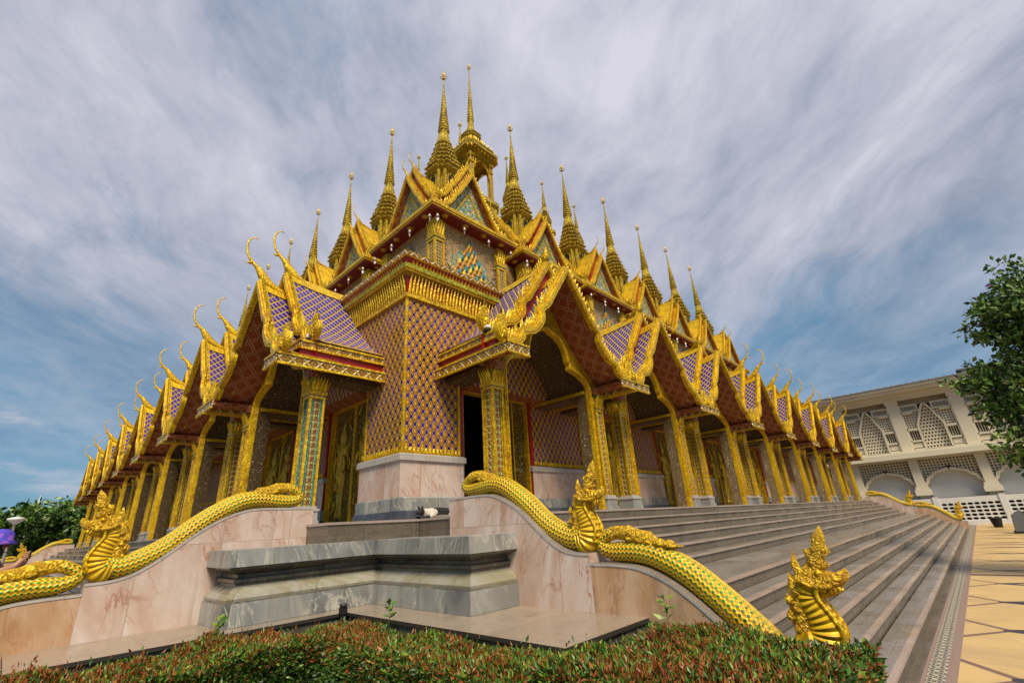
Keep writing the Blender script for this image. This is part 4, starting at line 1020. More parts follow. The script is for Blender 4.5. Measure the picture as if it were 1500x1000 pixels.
for q in range(2):
    b = MB(); o = MB(); o.prism([(a*1.02, 12.85+z*.98) for a, z in FL], 2.45, 2.50, PX, 'pediment')
    for (n_, zz_, wd_) in ((9, 12.8, 2.9), (8, 13.12, 2.6), (7, 13.45, 2.25), (6, 13.78, 1.9), (5, 14.12, 1.55), (4, 14.45, 1.15), (3, 14.75, .75), (2, 15.0, .4), (1, 15.22, .1)):
        for i in range(n_): blade(o, ((i-(n_-1)/2)*wd_/max(n_, 1), -2.5, zz_), (1, 0, 0), (0, 0, 1), (0, -1, 0), .30, .46, ('orangegold', 'teal', 'gold', 'orangegold')[(i+n_) % 4], .22)
    for sx in (-1, 1):
        for k_ in range(26): o.tube([(sx*(1.75+.5*rnd.random())+.12*math.sin(t_*6+k_), -2.47, 12.5+rnd.random()*.02+.13*k_+t_*.3, .022) for t_ in np.linspace(0, 1, 5)], 'white_m', 4)
    b.merge(o, Matrix.Rotation((0, -math.pi/2)[q], 4, 'Z')); b.build('wall_mosaic', pav)
b = MB(); e = 3.3
b.box(-e+.05, e-.05, -e+.05, e-.05, 16.2, 16.3, 'redsoff'); b.box(-e, e, -e, e, 16.3, 16.42, 'gold'); b.box(-e-.05, e+.05, -e-.05, e+.05, 16.42, 16.62, 'gold')
for q in range(4):      # carved bosses on the red soffit
    for i in range(4):
        t = (i-1.5)*1.45; x, y = (t, -2.95) if q == 0 else (t, 2.95) if q == 1 else (-2.95, t) if q == 2 else (2.95, t)
        b.lathe([(.02, 16.08), (.14, 16.13), (.24, 16.2)], x, y, 'relief', 8)
b.build('eave', pav)
G = {}; sg_ = small_gable()
for a in (0, -math.pi/2, math.pi/2, math.pi):
    acc = {}; gable_side(acc, a, sg_ if a <= 0 else {k: v for k, v in sg_.items() if 'ridge' not in k and '.q' not in k})
    for nm, o in acc.items(): o.build(nm.split('.')[0], pav)
spire_mb(19.3, 32.35, 1.12, 6, .555).build('spire', pav)
NS = 7; SX, SY, SP = 15.15, 19.65, 7.2
for k in range(NS):
    for side in ((0,) if k == 0 else (0, 1)):
        p = pav if k == 0 else copy_tree(pav, temple)
        p.location = (SX+SP*k, SY, 0) if side == 0 else (SX, SY+SP*k, 0)
b = MB(); L2 = SP*(NS-1)
b.box(.5, L2-.5, -1.7, 2.0, 9.6, 16.1, 'wallmos'); b.box(-1.7, 2.0, .5, L2-.5, 9.6, 16.1, 'wallmos')
# stepped main roof rising to the centre
for i, (ins, z0, z1) in enumerate(((2.0, 16.1, 18.0), (3.6, 18.0, 20.0), (5.2, 20.0, 22.2), (6.8, 22.2, 23.4))):
    b.box(ins, L2-ins, ins, L2-ins, z0, z1-.3, 'tile'); b.box(ins-.15, L2-ins+.15, ins-.15, L2-ins+.15, z1-.3, z1, 'gold')
b.build('main_roof', temple, (SX, SY, 0))
# inner row of slender spires
sp = spire_mb(31.6, 38.9, .62, 5, .62); spo = None
for x, y in ((22.9, 27.0), (29.7, 27.0), (35.9, 27.0), (42.4, 27.0), (22.35, 33.5), (22.35, 40.2)):
    if spo is None:
        b2 = MB(); b2.merge(sp, Matrix()); b2.plan([(.75, 23.3), (.75, 30.9), (.95, 31.1), (.95, 31.4), (.6, 31.6)], 0, 0, 'spire')
        spo = b2.build('slender_spire', temple); o = spo
    else: o = spo.copy(); C.objects.link(o)
    o.location = (x, y, 0)
# open spired pavilion over the middle
md = empty('crowning_pavilion', (24.0, 26.55, 0), 0, temple)
b = MB(); b.plan([(1.9, 23.3), (1.9, 27.8), (2.1, 28.0), (2.1, 28.4), (1.8, 28.6)], 0, 0, 'spire', .15); b.build('base', md)
for sx in (-1, 1):
    for sy in (-1, 1):
        b = MB(); x, y = sx*1.25, sy*1.25
        b.box(x-.17, x+.17, y-.17, y+.17, 28.6, 33.4, 'panel')
        for ux in (-1, 1):
            for uy in (-1, 1): b.box(x+ux*.17-.04, x+ux*.17+.04, y+uy*.17-.04, y+uy*.17+.04, 28.6, 33.4, 'gold')
        for h, za, zb in ((.28, 28.6, 29.0), (.26, 32.4, 32.5), (.3, 33.2, 33.5)): b.box(x-h, x+h, y-h, y+h, za, zb, 'gold')
        b.build('column', md)
b = MB()
for q in range(4):
    o = MB(); half = sm_path([(1.05, 31.6), (.98, 32.2), (.7, 32.75), (.35, 33.0), (0, 33.3)], 3)
    for sg in (-1, 1):
        vs = []
        for a, z in half: vs += [(sg*a, -1.3, z), (sg*a, -1.3, 33.9)]
        o.add(vs, [(2*i, 2*i+1, 2*i+3, 2*i+2) for i in range(len(half)-1)], 'ornate')
        o.ribbon([(sg*a, z) for a, z in half], PX, -.05, .05, 1.26, 1.36, 'gold')
    for i in range(9): blade(o, ((i-4)*.42, -1.95, 34.05), (1, 0, 0), (0, 0, -1), (0, -1, 0), .2, .38, 'gold', .1)
    b.merge(o, Matrix.Rotation(q*math.pi/2, 4, 'Z'))
b.plan([(1.45, 33.5), (1.5, 33.8), (2.15, 34.0), (2.2, 34.25), (1.95, 34.35), (1.6, 34.9)], 0, 0, 'spire', .14); b.build('arcade', md)
b = MB(); zb = 34.4
for t in range(4):
    k = 1.9-.40*t; z = zb+.60*t
    b.plan([(k*.80, z), (k*.80, z+.2), (k*.92, z+.3), (k*1.02, z+.36), (k*1.02, z+.46), (k*.74, z+.60)], 0, 0, 'spire', .16)
    for q in range(4):
        cs, sn = (1, 0, -1, 0)[q], (0, 1, 0, -1)[q]
        for i in range(7):
            tt = (i-3)*k*.27; off = k*1.02 if abs(i-3) < 3 else k*.9
            blade(b, (cs*off-sn*tt, sn*off+cs*tt, z+.42), (-sn, cs, 0), (0, 0, 1), (cs, sn, 0), .17, .36, 'gold', .15)
b.build('tiered_roof', md)
b = MB(); o = spire_mb(36.4, 48.5, .95, 2, .88); b.merge(o, Matrix()); b.build('spire', md)

# wind bells under the upper eaves
b = MB(); b.tube([(0, 0, 0, .01), (0, 0, -.28, .01)], 'dark', 5)
b.lathe([(.02, -.26), (.05, -.29), (.08, -.38), (.10, -.46), (.11, -.48)], 0, 0, 'silver', 8)
b.inflate([(0, -.48), (-.08, -.60), (-.06, -.70), (0, -.78), (.06, -.70), (.08, -.60)], lambda p, q, d: (p, d, q), .02, 'white', .05)
bell = None
for k in range(5):
    for i in range(4):
        for side in (0, 1):
            if k and side: pos = (SX-3.15, SY+SP*k+(i-1.5)*1.9, 16.2)
            elif side: pos = (SX-3.15, SY+(i-1.5)*1.9, 16.2)
            else: pos = (SX+SP*k+(i-1.5)*1.9, SY-3.15, 16.2)
            o = b.build('wind_bell') if bell is None else bell.copy()
            if bell is None: bell = o
            else: C.objects.link(o)
            o.location = pos; o.rotation_euler = (0, 0, rnd.uniform(0, 3))
            tag(o, 'small silvery wind bell hanging under the red soffit of the upper eaves', 'wind bell', 'wind bells under the upper eaves')
# security cameras on the first porches
b = MB(); b.lathe([(.02, .10), (.11, .08), (.15, 0), (.15, -.08), (.02, -.1)], 0, 0, 'white', 12); b.lathe([(.13, -.08), (.12, -.16), (.07, -.22), (.0, -.24)], 0, 0, 'black', 12); b.tube([(0, 0, .08, .03), (0, .2, .1, .03)], 'white', 6)
ca = b.build('security_camera', None, (XC-2.6, YC+FIRST-3.45, 6.05)); tag(ca, 'white dome security camera on the lower purple roof left of the corner block', 'security camera')
cb = ca.copy(); C.objects.link(cb); cb.location = (XC+FIRST-3.6, YC-2.6, 6.05); tag(cb, 'white dome security camera on the golden porch eave right of the corner block', 'security camera')
#ENVIRONMENT
# ================================================================== HEDGES
def leaf_mat(name, a, b, rough=.45, tr=.15):
    m = M(name); n = m.noise(m.gpos(), 6, 3); mt = m.set(m.mix(n, a, b), rough)
    return mt
MT['leaf_g'] = leaf_mat('hedge_leaf_green', (.050, .115, .012), (.10, .21, .02))
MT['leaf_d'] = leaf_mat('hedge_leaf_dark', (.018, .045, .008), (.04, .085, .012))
MT['leaf_r'] = leaf_mat('hedge_shoot_red', (.20, .036, .010), (.30, .085, .016))
MT['leaf_o'] = leaf_mat('hedge_shoot_orange', (.36, .15, .02), (.24, .085, .015))
MT['leaf_y'] = leaf_mat('hedge_leaf_yellow_green', (.16, .27, .02), (.24, .30, .03))
MT['hedge_fill'] = M('hedge_core').set((.035, .026, .014), .9)
MT['bark'] = m_col('bark', (.10, .07, .045), (.16, .12, .08), .9, 4)
def leaves(b, pts, size, mats, wts, upb=.5, aspect=.42, r=None):
    """pts: list of (x,y,z,nx,ny,nz); scattered little two-faced leaves"""
    r = r or rnd
    ks = r.choices(mats, wts, k=len(pts))
    for (x, y, z, nx, ny, nz), k in zip(pts, ks):
        d = Vector((nx+r.gauss(0, .6), ny+r.gauss(0, .6), nz+r.gauss(0, .6)+upb)).normalized()
        s_ = Vector((r.gauss(0, 1), r.gauss(0, 1), r.gauss(0, 1))).cross(d)
        if s_.length < 1e-3: continue
        s_.normalize(); l = size*r.uniform(.6, 1.35); w_ = l*aspect*.5; up = s_.cross(d)*l*.12
        p = Vector((x, y, z))
        b.add([p, p+d*l*.5+s_*w_-up, p+d*l, p+d*l*.5-s_*w_-up, p+d*l*.5], [(0, 1, 4), (1, 2, 4), (0, 4, 3), (4, 2, 3)], k)
def hn(x, y):      # slow unevenness of the clipped top
    return .09*math.sin(x*2.1+y*.7)+.08*math.sin(y*2.7-x*1.1+1)+.06*math.sin(x*5.3+1.7*y)+.035*math.sin(x*11+3*y)*math.sin(y*9-2*x)
def hedge(boxes, zt, dens=3400):
    b = MB(); pts_t = []; pts_s = []
    def inside(x, y, skip):
        return any(i != skip and q[0] < x < q[1] and q[2] < y < q[3] for i, q in enumerate(boxes))
    for i, (x0, x1, y0, y1) in enumerate(boxes):
        b.box(x0+.12, x1-.12, y0+.12, y1-.12, ZG, zt-.16, 'hedge_fill')  # solid dark block filling the hedge behind its leaves
        for _ in range(int((x1-x0)*(y1-y0)*dens)):
            x, y = rnd.uniform(x0, x1), rnd.uniform(y0, y1)
            ex = min(x-x0, x1-x, .3); ey = min(y-y0, y1-y, .3); rd = max(0, .3-ex)**2+max(0, .3-ey)**2
            if math.sin(x*3.7+1.3*y)*math.sin(y*4.1-x) > .80 and rnd.random() < .6: continue
            tall = .16*rnd.random() if rnd.random() < .03 else 0
            pts_t.append((x, y, zt+hn(x, y)-.22*rnd.random()**1.6+tall-rd*1.6, 0, 0, .4))
        for ax, c, lo, hi, sg in ((0, x0, y0, y1, -1), (0, x1, y0, y1, 1), (1, y0, x0, x1, -1), (1, y1, x0, x1, 1)):
            for _ in range(int((hi-lo)*(zt-ZG)*dens*.75)):
                t = rnd.uniform(lo, hi); z = ZG+(zt-ZG)*rnd.random()**.75; dpt = -.2*rnd.random()**1.4+.06*math.sin(t*4+z*3)
                x, y = (c+sg*dpt, t) if ax == 0 else (t, c+sg*dpt)
                if inside(x, y, i): continue
                pts_s.append((x, y, min(z, zt+hn(x, y)), sg if ax == 0 else 0, sg if ax else 0, .1))
    red = [p for p in pts_t if math.sin(p[0]*1.3+p[1]*.8)+math.sin(p[1]*2.2-p[0])*.7+rnd.gauss(0, .9) > -1.0]
    rs_ = set(red); grn = [p for p in pts_t if p not in rs_]
    leaves(b, red, .08, ['leaf_r', 'leaf_o', 'leaf_g', 'leaf_y', 'leaf_d'], [42, 24, 22, 6, 14], .75, .34)
    leaves(b, grn, .085, ['leaf_g', 'leaf_y', 'leaf_d', 'leaf_o'], [45, 30, 15, 10], .6, .42)
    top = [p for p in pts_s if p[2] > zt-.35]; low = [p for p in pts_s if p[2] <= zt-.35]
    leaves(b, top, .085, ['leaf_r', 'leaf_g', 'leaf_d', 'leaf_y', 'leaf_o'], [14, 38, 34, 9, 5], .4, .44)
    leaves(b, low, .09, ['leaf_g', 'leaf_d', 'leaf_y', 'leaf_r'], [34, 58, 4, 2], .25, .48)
    return b
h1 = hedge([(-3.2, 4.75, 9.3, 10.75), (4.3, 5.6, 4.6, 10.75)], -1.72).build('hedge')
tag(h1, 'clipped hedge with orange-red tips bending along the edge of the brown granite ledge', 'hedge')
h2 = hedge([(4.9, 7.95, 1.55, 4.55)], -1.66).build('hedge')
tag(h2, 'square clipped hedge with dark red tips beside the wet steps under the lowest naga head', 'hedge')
def sprout(loc, lab, n=11, s_=.17):
    b = MB(); pts = []
    for k in range(n):
        a = k*2.4; pts.append((loc[0], loc[1], loc[2]+.03*k, math.cos(a), math.sin(a), .5))
        b.tube([(loc[0], loc[1], loc[2]-.3, .01), (loc[0], loc[1], loc[2]+.2, .006)], 'leaf_g', 4) if k == 0 else None
    leaves(b, pts, s_, ['leaf_g', 'leaf_y'], [2, 1], .2, .5)
    tag(b.build('weed_sprout'), lab, 'weed')
sprout((7.2, 3.9, -1.45), 'bright green weed sprouting from the dark red hedge against the salmon balustrade wall')
sprout((5.35, 8.6, -1.5), 'small green weed sprouting at the edge of the granite ledge below the plinth corner', 9, .15)
sprout((3.0, 10.4, -1.5), 'small green weed sprouting from the hedge in front of the left end of the ledge', 9, .15)
b = MB(); b.lathe([(.045, -1.75), (.045, -1.6)], 0, 0, 'black', 8); b.box(-.07, .07, -.06, .06, -1.6, -1.47, 'black'); b.lathe([(.07, -1.47), (.085, -1.44), (.085, -1.41), (.06, -1.40)], 0, 0, 'dark', 10)
tag(b.build('garden_spotlight', None, (5.5, 10.7, 0)), 'small black garden spotlight at the inner corner of the granite ledge', 'spotlight')

# ================================================================== TREES
MT['tree_a'] = leaf_mat('tree_leaf_mid', (.055, .13, .015), (.10, .20, .022))
MT['tree_b'] = leaf_mat('tree_leaf_dark', (.016, .045, .01), (.03, .07, .012))
MT['tree_c'] = leaf_mat('tree_leaf_light', (.14, .24, .03), (.20, .30, .05))
MT['tree_p'] = leaf_mat('tree_flower_violet', (.36, .16, .48), (.26, .10, .36))
def tree(x, y, blobs, lab, trunk_r=.5, n=260, leaf=.4, flower=0., base=ZG, light=.2, top=None, group=None, seed=1):
    r = random.Random(seed); root = tag(empty('tree', (x, y, 0)), lab, 'tree', group)
    zt = top or max(q[2] for q in blobs)
    b = MB(); b.tube([(0, 0, base, trunk_r), (.1, .05, base+(zt-base)*.3, trunk_r*.75), (-.05, .1, base+(zt-base)*.6, trunk_r*.5), (0, 0, zt, trunk_r*.2)], 'bark', 8)
    for bx, by, bz, br in blobs:
        h0 = base+(bz-base)*.55; b.tube([(0, 0, h0, trunk_r*.32), (bx*.5, by*.5, h0+(bz-h0)*.6, trunk_r*.2), (bx, by, bz, trunk_r*.07)], 'bark', 6)
    b.build('trunk', root)
    b = MB()
    for bx, by, bz, br in blobs:
        sub = [(bx+r.gauss(0, br*.5), by+r.gauss(0, br*.5), bz+r.gauss(0, br*.42), br*r.uniform(.3, .55)) for _ in range(20)]
        for sx, sy, sz, sr in sub:
            pts = []
            for _ in range(int(n*br*br/20)+6):
                d = Vector((r.gauss(0, 1), r.gauss(0, 1), r.gauss(0, 1))).normalized(); q = sr*r.random()**.4
                pts.append((sx+d.x*q, sy+d.y*q, sz+d.z*q, d.x, d.y, d.z))
            lt = light*r.uniform(.3, 1.7); fl = flower if bz > zt*.62 else 0
            leaves(b, pts, leaf, ['tree_a', 'tree_b', 'tree_c', 'tree_p'], [1, .7, lt, fl], -.1, .55, r)
    b.build('crown', root); return root
tree(30, -5.2, [(.2, .9, 8.9, 1.0), (0, 1.9, 8.0, 1.0), (.3, 2.4, 7.2, .8), (-.2, 1.2, 7.2, 1.1), (0, .4, 7.6, 1.4), (.1, 2.9, 5.3, .7), (0, 3.9, 4.9, .6), (.2, 2.9, 3.9, 1.0), (0, 1.4, 4.2, 1.4), (0, 1.0, 5.9, 1.3), (.1, 1.5, 6.3, 1.0), (0, 2.3, 2.9, 1.3), (.2, 2.6, 1.7, 1.0), (0, 1.9, .9, 1.0), (0, .5, 3.2, 1.8), (0, .6, 1.2, 1.5), (0, -1.5, 5.0, 1.8)],
     'tall leafy green tree at the right edge in front of the pale building', .35, 760, .26, .02, light=.8, seed=5)
kinds = ['dark bushy tree beyond the far left balustrade, closest to the temple columns', 'broad green tree behind the far left naga, second from the temple columns', 'feathery green tree below the white spire in the distance',
         'darker green tree right behind the lamp post', 'green tree cut by the left edge of the photo']
for i, (x, y, h) in enumerate(((10.6, 100, 6.6), (6.6, 108, 6.6), (3.0, 112, 6.8), (-.9, 104, 7.0), (-5.0, 100, 6.6))):
    r = random.Random(i+20)
    bl = [(r.uniform(-2.4, 2.4), r.uniform(-1.5, 1.5), h-1.6+r.uniform(-2.6, .8), r.uniform(1.2, 1.9)) for _ in range(8)]+[(r.uniform(-2.4, 2.4), r.uniform(-1, 1), -1+r.uniform(-1, 2), 1.9) for _ in range(5)]
    tree(x, y, bl, kinds[i], .4, 120, .85, 0, light=.45, group='trees beyond the left-hand stairs', seed=i+40)
def far_tree(): pass
# a far line of trees and low buildings closing the horizon
r = random.Random(3); b = MB()
for x in np.arange(-160, 30, 2.2):
    pts = []
    h = 2.8+1.6*math.sin(x*.21)+r.uniform(-.6, 1.0)
    for _ in range(70):
        pts.append((x+r.uniform(-1.6, 1.6), 150+r.uniform(-3, 3), ZG+(h-ZG)*r.random()**.8, 0, -.5, .3))
    leaves(b, pts, 1.2, ['tree_b', 'tree_a'], [2, 1], .1, .6, r)
tag(b.build('tree_belt'), 'far dark mass of trees along the left horizon', 'trees', kind='stuff')
b = MB(); b.lathe([(5, ZG), (5, 3.5), (4.3, 4.2), (3.9, 4.6), (3.4, 5.2), (3.0, 7.2), (2.2, 8.8), (1.2, 9.4), (1.2, 9.9), (.9, 10.1), (.7, 11.2), (.35, 13.2), (.12, 15.4), (.02, 16)], 0, 0, 'creamw', 16)
tag(b.build('white_stupa', None, (4.0, 200, 0)), 'far white spire of a stupa showing above the trees at the left', 'stupa')
lp = tag(empty('street_lamp', (.15, 60, 0)), 'grey street lamp with a white bowl against the trees at the left edge', 'street lamp')
b = MB(); b.lathe([(.16, ZG), (.12, ZG+.6), (.09, 2.3), (.12, 2.5)], 0, 0, 'silver', 8); b.build('pole', lp)
b = MB(); b.lathe([(.1, 2.4), (.55, 2.75), (.62, 2.9), (.2, 3.0), (.02, 3.02)], 0, 0, 'white', 12); b.build('lamp_shade', lp)

# ================================================================== PALE BUILDING AT THE END
bl = tag(empty('arcaded_building', (84, 0, 0)), 'long cream two-storey building with lancet lattice windows and scalloped arches behind the temple', 'building')
BY = lambda p, q, d: (-d, p, q)      # (y, z, towards the viewer)
def cell(b, y0, y1, z0, z1, d, mat, fy=.36, fz=.32, n=12, dep=.25, pw_=2.2):
    """a grille cell: square with a rounded hole of real depth"""
    cy, cz = (y0+y1)/2, (z0+z1)/2; o = []; i_ = []; k_ = []
    for k in range(n):
        a = 2*math.pi*k/n+math.pi/4; c, s_ = math.cos(a), math.sin(a); mm_ = max(abs(c), abs(s_))
        o.append(BY(cy+c/mm_*(y1-y0)/2, cz+s_/mm_*(z1-z0)/2, d))
        e = (abs(c)**pw_+abs(s_)**pw_)**(-1/pw_)
        i_.append(BY(cy+c*e*(y1-y0)*fy, cz+s_*e*(z1-z0)*fz, d)); k_.append(BY(cy+c*e*(y1-y0)*fy, cz+s_*e*(z1-z0)*fz, d-dep))
    b.loft([o, i_, k_], mat, cap=False)
def bx(b, y0, y1, z0, z1, d0, d1, mat): b.box(-d1, -d0, y0, y1, z0, z1, mat)
BP = 6.7; YS = [11.9-BP*k for k in range(-2, 5)]        # pilaster axes
b = MB(); bx(b, -40, 60, ZG, 14.9, -6, -1.6, 'cream'); bx(b, -40, 60, .1, 5.2, -1.6, -1.2, 'creamw'); b.build('wall', bl)
b = MB(); bx(b, -40, 60, 5.3, 6.0, -1.6, 1.3, 'cream'); bx(b, -40, 60, 6.0, 6.25, -1.6, 1.0, 'cream'); bx(b, -40, 60, 5.1, 5.3, -1.6, .9, 'cream'); b.build('balcony', bl)
b = MB(); bx(b, -40, 60, 13.2, 13.6, -1.6, .5, 'cream'); bx(b, -40, 60, 13.6, 14.1, -1.6, 1.0, 'cream'); bx(b, -40, 60, 14.1, 14.5, -1.6, 1.9, 'cream'); bx(b, -40, 60, 14.5, 14.9, -1.6, 2.2, 'cream'); b.build('cornice', bl)
b = MB(); b.prism([(-2.6, 14.9), (2.4, 14.9), (2.3, 15.0), (-2.6, 15.45)], -40, 60, lambda p, q, d: (-p, d, q), 'roofgrey')
for y in np.arange(-39, 30, .8): b.prism([(-2.6, 15.45), (2.35, 15.0), (2.35, 15.07), (-2.6, 15.52)], y, y+.1, lambda p, q, d: (-p, d, q), 'roofgrey')
bx(b, -9.5, -3.2, 15.2, 15.7, -2, 0, 'cream'); bx(b, -10, -2.7, 15.7, 15.9, -2.4, .4, 'roofgrey'); b.build('roof', bl)
for y in YS:
    b = MB(); bx(b, y-.62, y+.62, 6.25, 13.2, -1.6, .15, 'cream'); bx(b, y-.75, y+.75, 12.7, 13.2, -1.6, .3, 'cream'); bx(b, y-.5, y+.5, 1.6, 5.1, -1.6, .2, 'cream')
    bx(b, y-.85, y+.85, .5, 1.2, -1.6, .35, 'cream'); bx(b, y-.7, y+.7, 1.2, 1.6, -1.6, .28, 'cream'); bx(b, y-.55, y+.55, .1, .5, -1.6, .1, 'cream'); b.build('pilaster', bl)
    # upper window of the bay to the left of this pilaster
    yc = y+BP/2
    wd = MB(); bx(wd, yc-2.6, yc+2.6, 6.3, 12.5, -1.58, -1.3, 'creamd')
    lan = [(1.25, 6.4), (1.25, 9.4), (.95, 10.2), (.62, 10.9), (.5, 11.4), (0, 12.3)]
    for sg in (-1, 1):
        k = 1 if sg > 0 else -1
        wd.ribbon([(yc+sg*a, z) for a, z in lan], BY, 0, -.22*k, -1.3, .05, 'cream')
        y0, y1 = sorted((yc+sg*1.4, yc+sg*2.65))
        bx(wd, y0, y1, 8.9, 9.2, -1.3, 0, 'cream'); bx(wd, y0, y1, 6.3, 6.5, -1.3, 0, 'cream'); bx(wd, y0, y1, 7.35, 7.6, -1.3, 0, 'cream'); bx(wd, y0, y1, 11.2, 11.45, -1.3, 0, 'cream'); bx(wd, y0+.12, y1-.12, 6.6, 7.25, -1.3, -.15, 'cream')
        bx(wd, yc+sg*2.65-.1, yc+sg*2.65+.1, 6.3, 12.5, -1.3, .0, 'cream')
        for i in range(5):
            q = y0+(i+.5)*(y1-y0)/5; bx(wd, q-.06, q+.06, 7.6, 8.9, -.9, -.5, 'cream')
        for i in range(9):
            for j in range(7):
                a0_ = .02+i*.29; zc = 9.2+j*.333; lim = np.interp(zc+.17, [9.2, 9.4, 10.2, 10.9, 11.4, 12.3], [1.25, 1.25, .95, .62, .5, 0])
                if a0_+.1 > lim: cell(wd, *sorted((yc+sg*a0_, yc+sg*(a0_+.29))), zc, zc+.333, -.5, 'cream', .35, .35, 8, .2, 1.2)
        bx(wd, *sorted((yc+sg*.7, yc+sg*2.65)), 11.45, 12.5, -1.3, -.3, 'cream')
        for i in range(9): bx(wd, *sorted((yc+sg*(.95+i*.19), yc+sg*(1.03+i*.19))), 11.7, 12.25, -.3, -.2, 'creamd')
    for j in range(13):
        z0 = 6.4+j*.44; hwid = 1.25 if z0 < 9.2 else max(.0, np.interp(z0+.2, [9.2, 10.2, 10.9, 12.2], [1.25, .95, .6, 0]))
        for i in range(-4, 4):
            q0 = yc+i*.34+(.17 if j % 2 else 0)
            if abs(q0+.17-yc) < hwid+.1: cell(wd, q0, q0+.34, z0, z0+.44, -.5, 'cream', .36, .34, 8, .2, 1.3)
    wd.build('window', bl)
    # scalloped arch of the ground floor
    ar = MB(); half = [(2.75, 1.2), (2.7, 1.7), (2.35, 2.1), (2.25, 2.45), (1.75, 2.75), (1.6, 3.0), (.9, 3.25), (.35, 3.35), (0, 3.55)]
    for sg in (-1, 1):
        k = 1 if sg > 0 else -1; P_ = sm_path([(yc+sg*a, z) for a, z in half], 3); ar.ribbon(P_, BY, 0, -.35*k, -1.2, -.2, 'cream')
    bx(ar, yc-2.85, yc+2.85, 1.2, 5.1, -1.22, -1.15, 'creamd')
    for i in range(16):
        for j in range(10):
            q = yc-2.8+i*.35; z0 = 1.6+j*.35; a = abs(q+.17-yc)
            zl = np.interp(a, [0, .9, 1.75, 2.35, 2.75], [3.75, 3.5, 3.1, 2.5, 1.6])
            if z0 > zl: cell(ar, q, q+.35, z0, z0+.35, -.7, 'cream', .37, .37, 8, .2, 1.3)
    vs = []; P_ = [(yc-a, z) for a, z in half]+[(yc+a, z) for a, z in half[::-1][1:]]
    for p_, q_ in P_: vs += [BY(p_, .1, -1.1), BY(p_, q_, -1.1)]
    ar.add(vs, [(2*i, 2*i+2, 2*i+3, 2*i+1) for i in range(len(P_)-1)], 'creamw'); ar.build('arch', bl)
pw = tag(empty('boundary_wall', (82.6, 0, 0)), 'off-white boundary wall with rows of oval holes at the end of the yellow paving', 'wall')
b = MB(); bx(b, -40, 40, ZG-.1, -2.7, -.5, .15, 'creamw'); bx(b, -40, 40, -.55, .05, -.5, 0, 'creamw'); bx(b, -40, 40, ZG, 0, -.5, -.42, 'black')
HP = [(3.9, -1.6), (-2.2, -7.7), (10.1, 4.6), (16.3, 10.8)]
for (ya, yb) in HP:
    for i in range(9):
        for j in range(5): cell(b, yb+(ya-yb)*i/9, yb+(ya-yb)*(i+1)/9, -2.7+j*.43, -2.7+(j+1)*.43, 0, 'creamw', .42, .34, 12, .4, 2.6)
for y in (4.25, -1.9, -8.0, 10.45): bx(b, y-.36, y+.36, -2.7, -.55, -.5, .02, 'creamw'); bx(b, y-.3, y+.3, ZG, .2, 0, .12, 'creamw')
bx(b, -40, -8.3, -2.7, -.55, -.5, 0, 'creamw'); bx(b, 16.3, 40, -2.7, -.55, -.5, 0, 'creamw')
b.build('wall_panel', pw)
b = MB(); b.lathe([(.34, ZG), (.38, ZG+.2), (.50, ZG+.85), (.55, ZG+.95), (.50, ZG+.97), (.42, ZG+.9)], 0, 0, 'black', 12)
tag(b.build('flower_pot', None, (74.5, -.45, 0)), 'dark round pot standing on the yellow paving near the boundary wall', 'pot')
b = MB(); b.prism([(-.6, ZG), (.6, ZG), (.45, ZG+1.5), (-.2, ZG+1.9), (-.6, ZG+1.2)], -.7, .7, lambda p, q, d: (d, p, q), 'roofgrey'); b.box(-.8, .8, -.7, .7, ZG, ZG+.18, 'black')
tag(b.build('utility_box', None, (62, -1.9, 0)), 'grey slant-topped utility box at the right edge of the paving', 'utility box')

# ================================================================== PEOPLE AND ANIMALS
def skin(name, joints, edges, mats, assign, sub=2, parent=None, loc=(0, 0, 0), rz=0):
    """one continuous body grown over a skeleton"""
    me = bpy.data.meshes.new(name); me.from_pydata([j[:3] for j in joints], edges, [])
    o = bpy.data.objects.new(name, me); C.objects.link(o)
    md_ = o.modifiers.new('skin', 'SKIN'); md_.use_smooth_shade = True
    for i, j in enumerate(joints):
        sv = me.skin_vertices[0].data[i]; sv.radius = (j[3], j[4] if len(j) > 4 else j[3]); sv.use_root = i == 0
    s2 = o.modifiers.new('sub', 'SUBSURF'); s2.levels = sub; s2.render_levels = sub
    dg = bpy.context.evaluated_depsgraph_get(); nm = bpy.data.meshes.new_from_object(o.evaluated_get(dg))
    o.modifiers.clear(); o.data = nm; bpy.data.meshes.remove(me); nm.name = name
    nm.materials.clear()
    for k in mats: nm.materials.append(MT[k])
    for p in nm.polygons: p.material_index = assign(p.center); p.use_smooth = True
    o.location = loc; o.rotation_euler = (0, 0, rz); o.parent = parent; return o
MT['skin'] = m_col('tan_skin', (.42, .22, .13), (.36, .18, .10), .5)
MT['shirt'] = m_col('turquoise_cloth', (.02, .26, .48), (.015, .17, .36), .8)
MT['trous'] = m_col('dark_cloth', (.02, .018, .02), (.035, .03, .03), .8)
m = M('violet_flowered_cloth'); r_, g_, b_ = m.sep(m.vor(m.pos(), 9, out='Color')); MT['hat'] = m.set(m.mix(r_.gt(.55), (.08, .05, .45), (.26, .10, .55)), .8)
MT['hair'] = m_col('dark_hair', (.012, .01, .01), (.02, .016, .014), .5)

